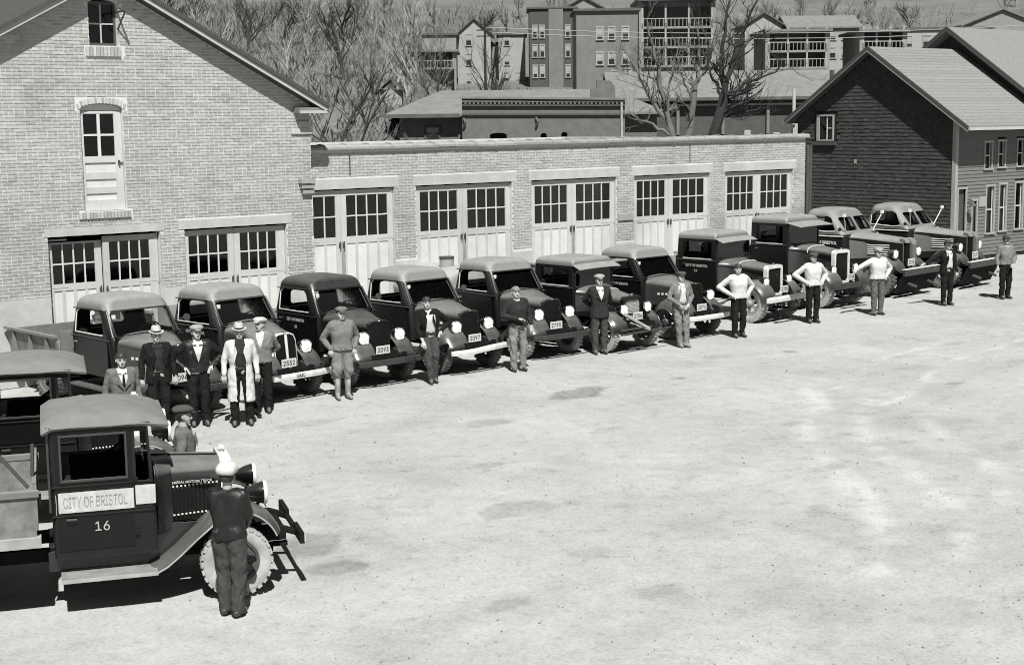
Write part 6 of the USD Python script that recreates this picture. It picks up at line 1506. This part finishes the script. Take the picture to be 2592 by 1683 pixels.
# long pale-roofed shed behind the trees
gl = ground_at(14, 104)
b = bld('long_shed', 'long shed with a pale low roof and dark walls behind the bare trees', 7.4, 104, gl)
z2 = lambda a: a - gl
part(b, 'wall', MB().box(0, 22, 0, 8, -3, z2(6.4)), 'dark_brick')
P = [(-.7, z2(6.52)), (4.2, z2(8.45)), (9, z2(6.5)), (9, z2(6.35)), (4.2, z2(8.3)), (-.7, z2(6.38))]
part(b, 'roof', prism(P[::-1], 'x', -.6, 22.5), 'town_roof')
part(b, 'fascia', MB().box(-.6, 22.5, -.78, -.72, z2(6.3), z2(6.5)), 'town_roof_dark')
part(b, 'eave_board', MB().box(1.0, 21, -.3, -.2, z2(5.95), z2(6.08)), 'stone_pale')
for i in range(7): part(b, 'post', MB().box(1 + i * 3.1, 1.2 + i * 3.1, -.3, -.1, z2(4), z2(5.95)), 'grey_wall')
part(b, 'stovepipe', MB().tube([(15.1, 1.4, z2(7.2)), (15.1, 1.4, z2(8.3))], .16, 8), 'dark_trim')
# pale oddments stacked behind the garage wall
rg = np.random.default_rng(21)
for i, (X, w, h_) in enumerate(((9.45, .3, .55), (10.6, .3, .45), (11.35, .22, .8), (11.7, .3, .6), (12.05, .25, .8), (12.3, .2, .5), (7.0, .35, .3), (7.5, .3, .3))):
    o = part('/World', 'pale_block', hull([(town(X + sx * w / 2 * (1 - .2 * (sz > 0)), 60 + sy * .2, 4.1 + (sz > 0) * h_)).tolist() for sx in (-1, 1) for sy in (-1, 1) for sz in (0, 1)]), 'stone_pale', label='pale upright block standing in the clutter behind the garage parapet', cat='block', group='pale blocks behind the garage')
    part('/World', 'scaffold_trestle', MB().tube([town(X, 60.1, 0).tolist(), town(X, 60.1, 4.1).tolist()], .05, 6), 'old_wood', label='plain wooden post behind the garage parapet', cat='post', group='posts behind the garage')
big = part('/World', 'canvas_cone', hull([town(13.9 + .32 * math.cos(a), 60 + .32 * math.sin(a), 4.0).tolist() for a in np.arange(8) * .785] + [town(13.98, 60, 5.1).tolist()]), 'white_paint', label='white cone-shaped canvas above the right end of the garage parapet', cat='canvas')

# town on the hill, far
S = lambda zz, D, k: 5.19 + (zz - 5.19) * k
def far_house(name, label, X0, X1, D, zb, zt, mt, rise=0, roof='town_roof', wins=(), ww=.8, wh=1.4, deep=9, axis='x', trim='white_paint', cat='house', parapet=False):
    b = bld(name, label, X0, D, zb - 3, cat); W = X1 - X0; H_ = zt - zb + 3
    if rise and axis == 'x': gable_wall(b, 0, W, 0, deep, 0, H_, rise, mt); gable_roof(b, 0, W, 0, deep, H_, rise, roof)
    elif rise: part(b, 'wall', MB().box(0, W, 0, deep, 0, H_), mt); gable_roof(b, 0, W, 0, deep, H_, rise, roof, 'y')
    else:
        part(b, 'wall', MB().box(0, W, 0, deep, 0, H_), mt); part(b, 'cornice', MB().box(-.3, W + .3, -.3, deep + .3, H_, H_ + .25), roof)
    for k, (x, zz) in enumerate(wins): win(b, x, zz - zb + 3, ww, wh, trim, seed=k)
    return b
k = 220 / 130
zb, z1_, zt = S(8.2, 0, k), S(11, 0, k), S(12.3, 0, k)
rows = [S(q, 0, k) for q in (8.2, 9.85, 11.5)]
b = far_house('white_house', 'tall white three-storey house with a gabled front on the hill', -4.35 * k, -1.5 * k, 220, zb, zt + .3, 'white_paint', 2.1, 'town_roof_dark', [(1.6, r) for r in rows], .7, 1.5)
b2 = far_house('white_house', 'flat-eaved white wing to the right of the gabled white house', -.85 * k, 1.45 * k, 221, zb, zt + .1, 'white_paint', 0, 'town_roof_dark', [(1.2, rows[1]), (1.2, rows[2]), (1.0, rows[0] + .2), (2.9, rows[0] + .2)], .65, 1.4)
far_house('white_house', 'recessed pale link between the two white houses', -1.45 * k, -.9 * k, 224, zb, zt - 1, 'pale_wall', 0, 'town_roof_dark')
k = 210 / 140
st = [S(q, 0, k) for q in (9.4, 11.25, 13.0)]
b = far_house('apartment_house', 'dark brick apartment house with a pale central strip on the hill', 1.95 * k, 6.25 * k, 210, S(8.3, 0, k), S(14.2, 0, k) + 1.5, 'dark_brick', 0, 'town_roof_dark', [(.75, q - .6) for q in st] + [(1.75, q - .6) for q in st] + [(5.3, q - .6) for q in st], .5, 1.6, cat='building')
part(b, 'pale_strip', MB().box(2.65, 4.65, -.25, -.003, 0, S(14.2, 0, k) + 1.5 - S(8.3, 0, k) + 3), 'grey_wall')
st = [S(q, 0, 1.1) for q in (8.9, 10.6, 12.9)]
far_house('tenement', 'grey tenement with irregular white windows in the middle of the hill', 6.3 * 1.1, 12.0 * 1.1, 155, S(7.5, 0, 1.1), S(15, 0, 1.1), 'grey_wall', 0, 'town_roof_dark', [(x, q - .5) for q in st[1:] for x in (2.4, 3.6, 5.0)] + [(3.9, st[0] - .5), (5.3, st[0] - .3)], .55, 1.15, cat='building')
def porch_house(label, X0, X1, D, decks, ztop, mt='pale_wall', nm='porch_house', dark=True):
    b = bld(nm, label, X0, D, decks[0] - 4, 'house'); W = X1 - X0; o = decks[0] - 4
    part(b, 'wall', MB().box(0, W, 2.2, 10, 0, ztop - o), mt)
    part(b, 'side_wall', MB().box(-.3, 0, 0, 2.2, 0, ztop - o), mt); part(b, 'side_wall', MB().box(W, W + .3, 0, 2.2, 0, ztop - o), mt)
    for i, q in enumerate(decks):
        part(b, 'porch_deck', MB().box(0, W, 0, 2.2, q - o - .25, q - o), 'pale_wall')
        part(b, 'porch_back', MB().box(.1, W - .1, 2.12, 2.198, q - o + .05, q - o + 2.3), 'town_roof_dark')
        r = part(b, 'railing', MB().box(0, W, .02, .1, q - o + .85, q - o + .95), 'white_paint')
        for j in range(int(W / .45)): part(r, 'baluster', MB().box(.2 + j * .45, .28 + j * .45, .03, .09, q - o, q - o + .85), 'pale_wall')
        for j in range(4): part(b, 'porch_post', MB().box(j * (W - .2) / 3, j * (W - .2) / 3 + .2, 0, .2, q - o, q - o + 2.6), 'white_paint')
    part(b, 'roof', MB().box(-.5, W + .5, -.6, 10.4, ztop - o, ztop - o + .3), 'town_roof')
    return b
k = 175 / 110
D3 = [S(q, 0, k) for q in (8.95, 10.3, 11.7)]
porch_house('pale tenement with stacked dark porches in the middle of the hill', 9.65 * k, 14.8 * k, 175, D3, D3[2] + 2.9)
porch_house('pale house with a wide dark two-deck porch, above the shingled house', 18.8 * k, 23.1 * k, 175, [S(8.7, 0, k), S(9.9, 0, k)], S(11.2, 0, k))
far_house('pale_house', 'pale gabled house above the wide dark porch', 18.6 * k, 21.5 * k, 190, S(10.5, 0, k), S(12.3, 0, k), 'white_paint', 1.4, 'town_roof_dark', [(1.4, S(10.9, 0, k)), (3.2, S(10.9, 0, k))], .7, 1.3)
far_house('pale_house', 'long pale house with a row of dark windows at upper right', 23.2 * k, 29 * k, 200, S(9.4, 0, k), S(12.4, 0, k), 'white_paint', 1.6, 'town_roof', [(1 + 1.6 * i, S(11.4, 0, k)) for i in range(5)] + [(1 + 1.6 * i, S(9.9, 0, k)) for i in range(5)], .7, 1.3, axis='y')
porch_house('narrow pale house with a dark porch right of the wide dark porch', 25.2 * k, 28.2 * k, 172, [S(8.6, 0, k), S(9.8, 0, k)], S(11.0, 0, k))
far_house('pale_house', 'low pale house with a dark flat eave near the right edge', 30.0 * k, 37 * k, 185, S(9.6, 0, k), S(11.6, 0, k), 'white_paint', 0, 'town_roof_dark', [(1 + 2.2 * i, S(10.3, 0, k)) for i in range(4)], .8, 1.3)
far_house('pale_house', 'pale gabled house farthest to the right on the hill', 37.6 * k, 44 * k, 200, S(9.6, 0, k), S(12.4, 0, k), 'pale_wall', 2, 'town_roof', [(1.6 + 2.2 * i, S(10.6, 0, k)) for i in range(4)], .8, 1.4)
far_house('pale_house', 'grey house with a dark roof high behind the apartment house', 4 * k, 11 * k, 240, 15.5, 21, 'pale_wall', 3, 'town_roof_dark', [(1.6 + 2.2 * i, 17.2) for i in range(4)], .8, 1.4)
far_house('pale_house', 'white house high on the hill above the stacked porches', 14 * k, 20 * k, 236, 15, 19.6, 'white_paint', 2.6, 'town_roof', [(1.6 + 2.2 * i, 16.4) for i in range(4)], .8, 1.4, axis='y')
k = 200 / 125
b = porch_house('low pale house with a long dark porch left of the white house', -9.1 * k, -4.5 * k, 200, [S(9.5, 0, k)], S(10.75, 0, k))
far_house('pale_house', 'pale house wall rising behind the long dark porch', -7.6 * k, -4.6 * k, 214, S(10.9, 0, k), S(12.6, 0, k), 'pale_wall', 0, 'town_roof_dark')
b = bld('dark_hut', 'small dark hut with a pointed roof on the hillside', -8.6, 110, ground_at(-8.6, 110), 'hut')
part(b, 'wall', MB().box(-.8, .8, 0, 1.6, -1, .9), 'old_wood'); gable_roof(b, -.8, .8, 0, 1.6, .9, .7, 'town_roof_dark')
# wires crossing the hill
for i, (za, zc) in enumerate(((13.0, 13.4), (12.6, 12.9))):
    pts = [town(-2 + 60 * u, 130, za + (zc - za) * u - 1.0 * 4 * u * (1 - u)).tolist() for u in np.linspace(0, 1, 14)]
    part('/World', 'overhead_wire', MB().tube(pts, .028, 4), 'stone_pale', label=['upper pale wire crossing before the apartment house', 'lower pale wire crossing before the apartment house'][i], cat='wire')
for X, D in ((-2, 130), (58, 130)):
    p = thing('utility_pole', ['wooden pole with crossarms beside the white house on the hill', 'wooden pole at the far right end of the wires'][X > 0], 'pole', town(X, D, ground_at(X, D)), TROT)
    part(p, 'post', MB().tube([(0, 0, -.5), (0, 0, 13.8 - ground_at(X, D))], [.14, .09], 8), 'bark_dark')
    for q in (.3, .8, 1.3): part(p, 'crossarm', MB().box(-.7, .7, -.12, -.02, 13.5 - ground_at(X, D) - q, 13.6 - ground_at(X, D) - q), 'bark_dark')
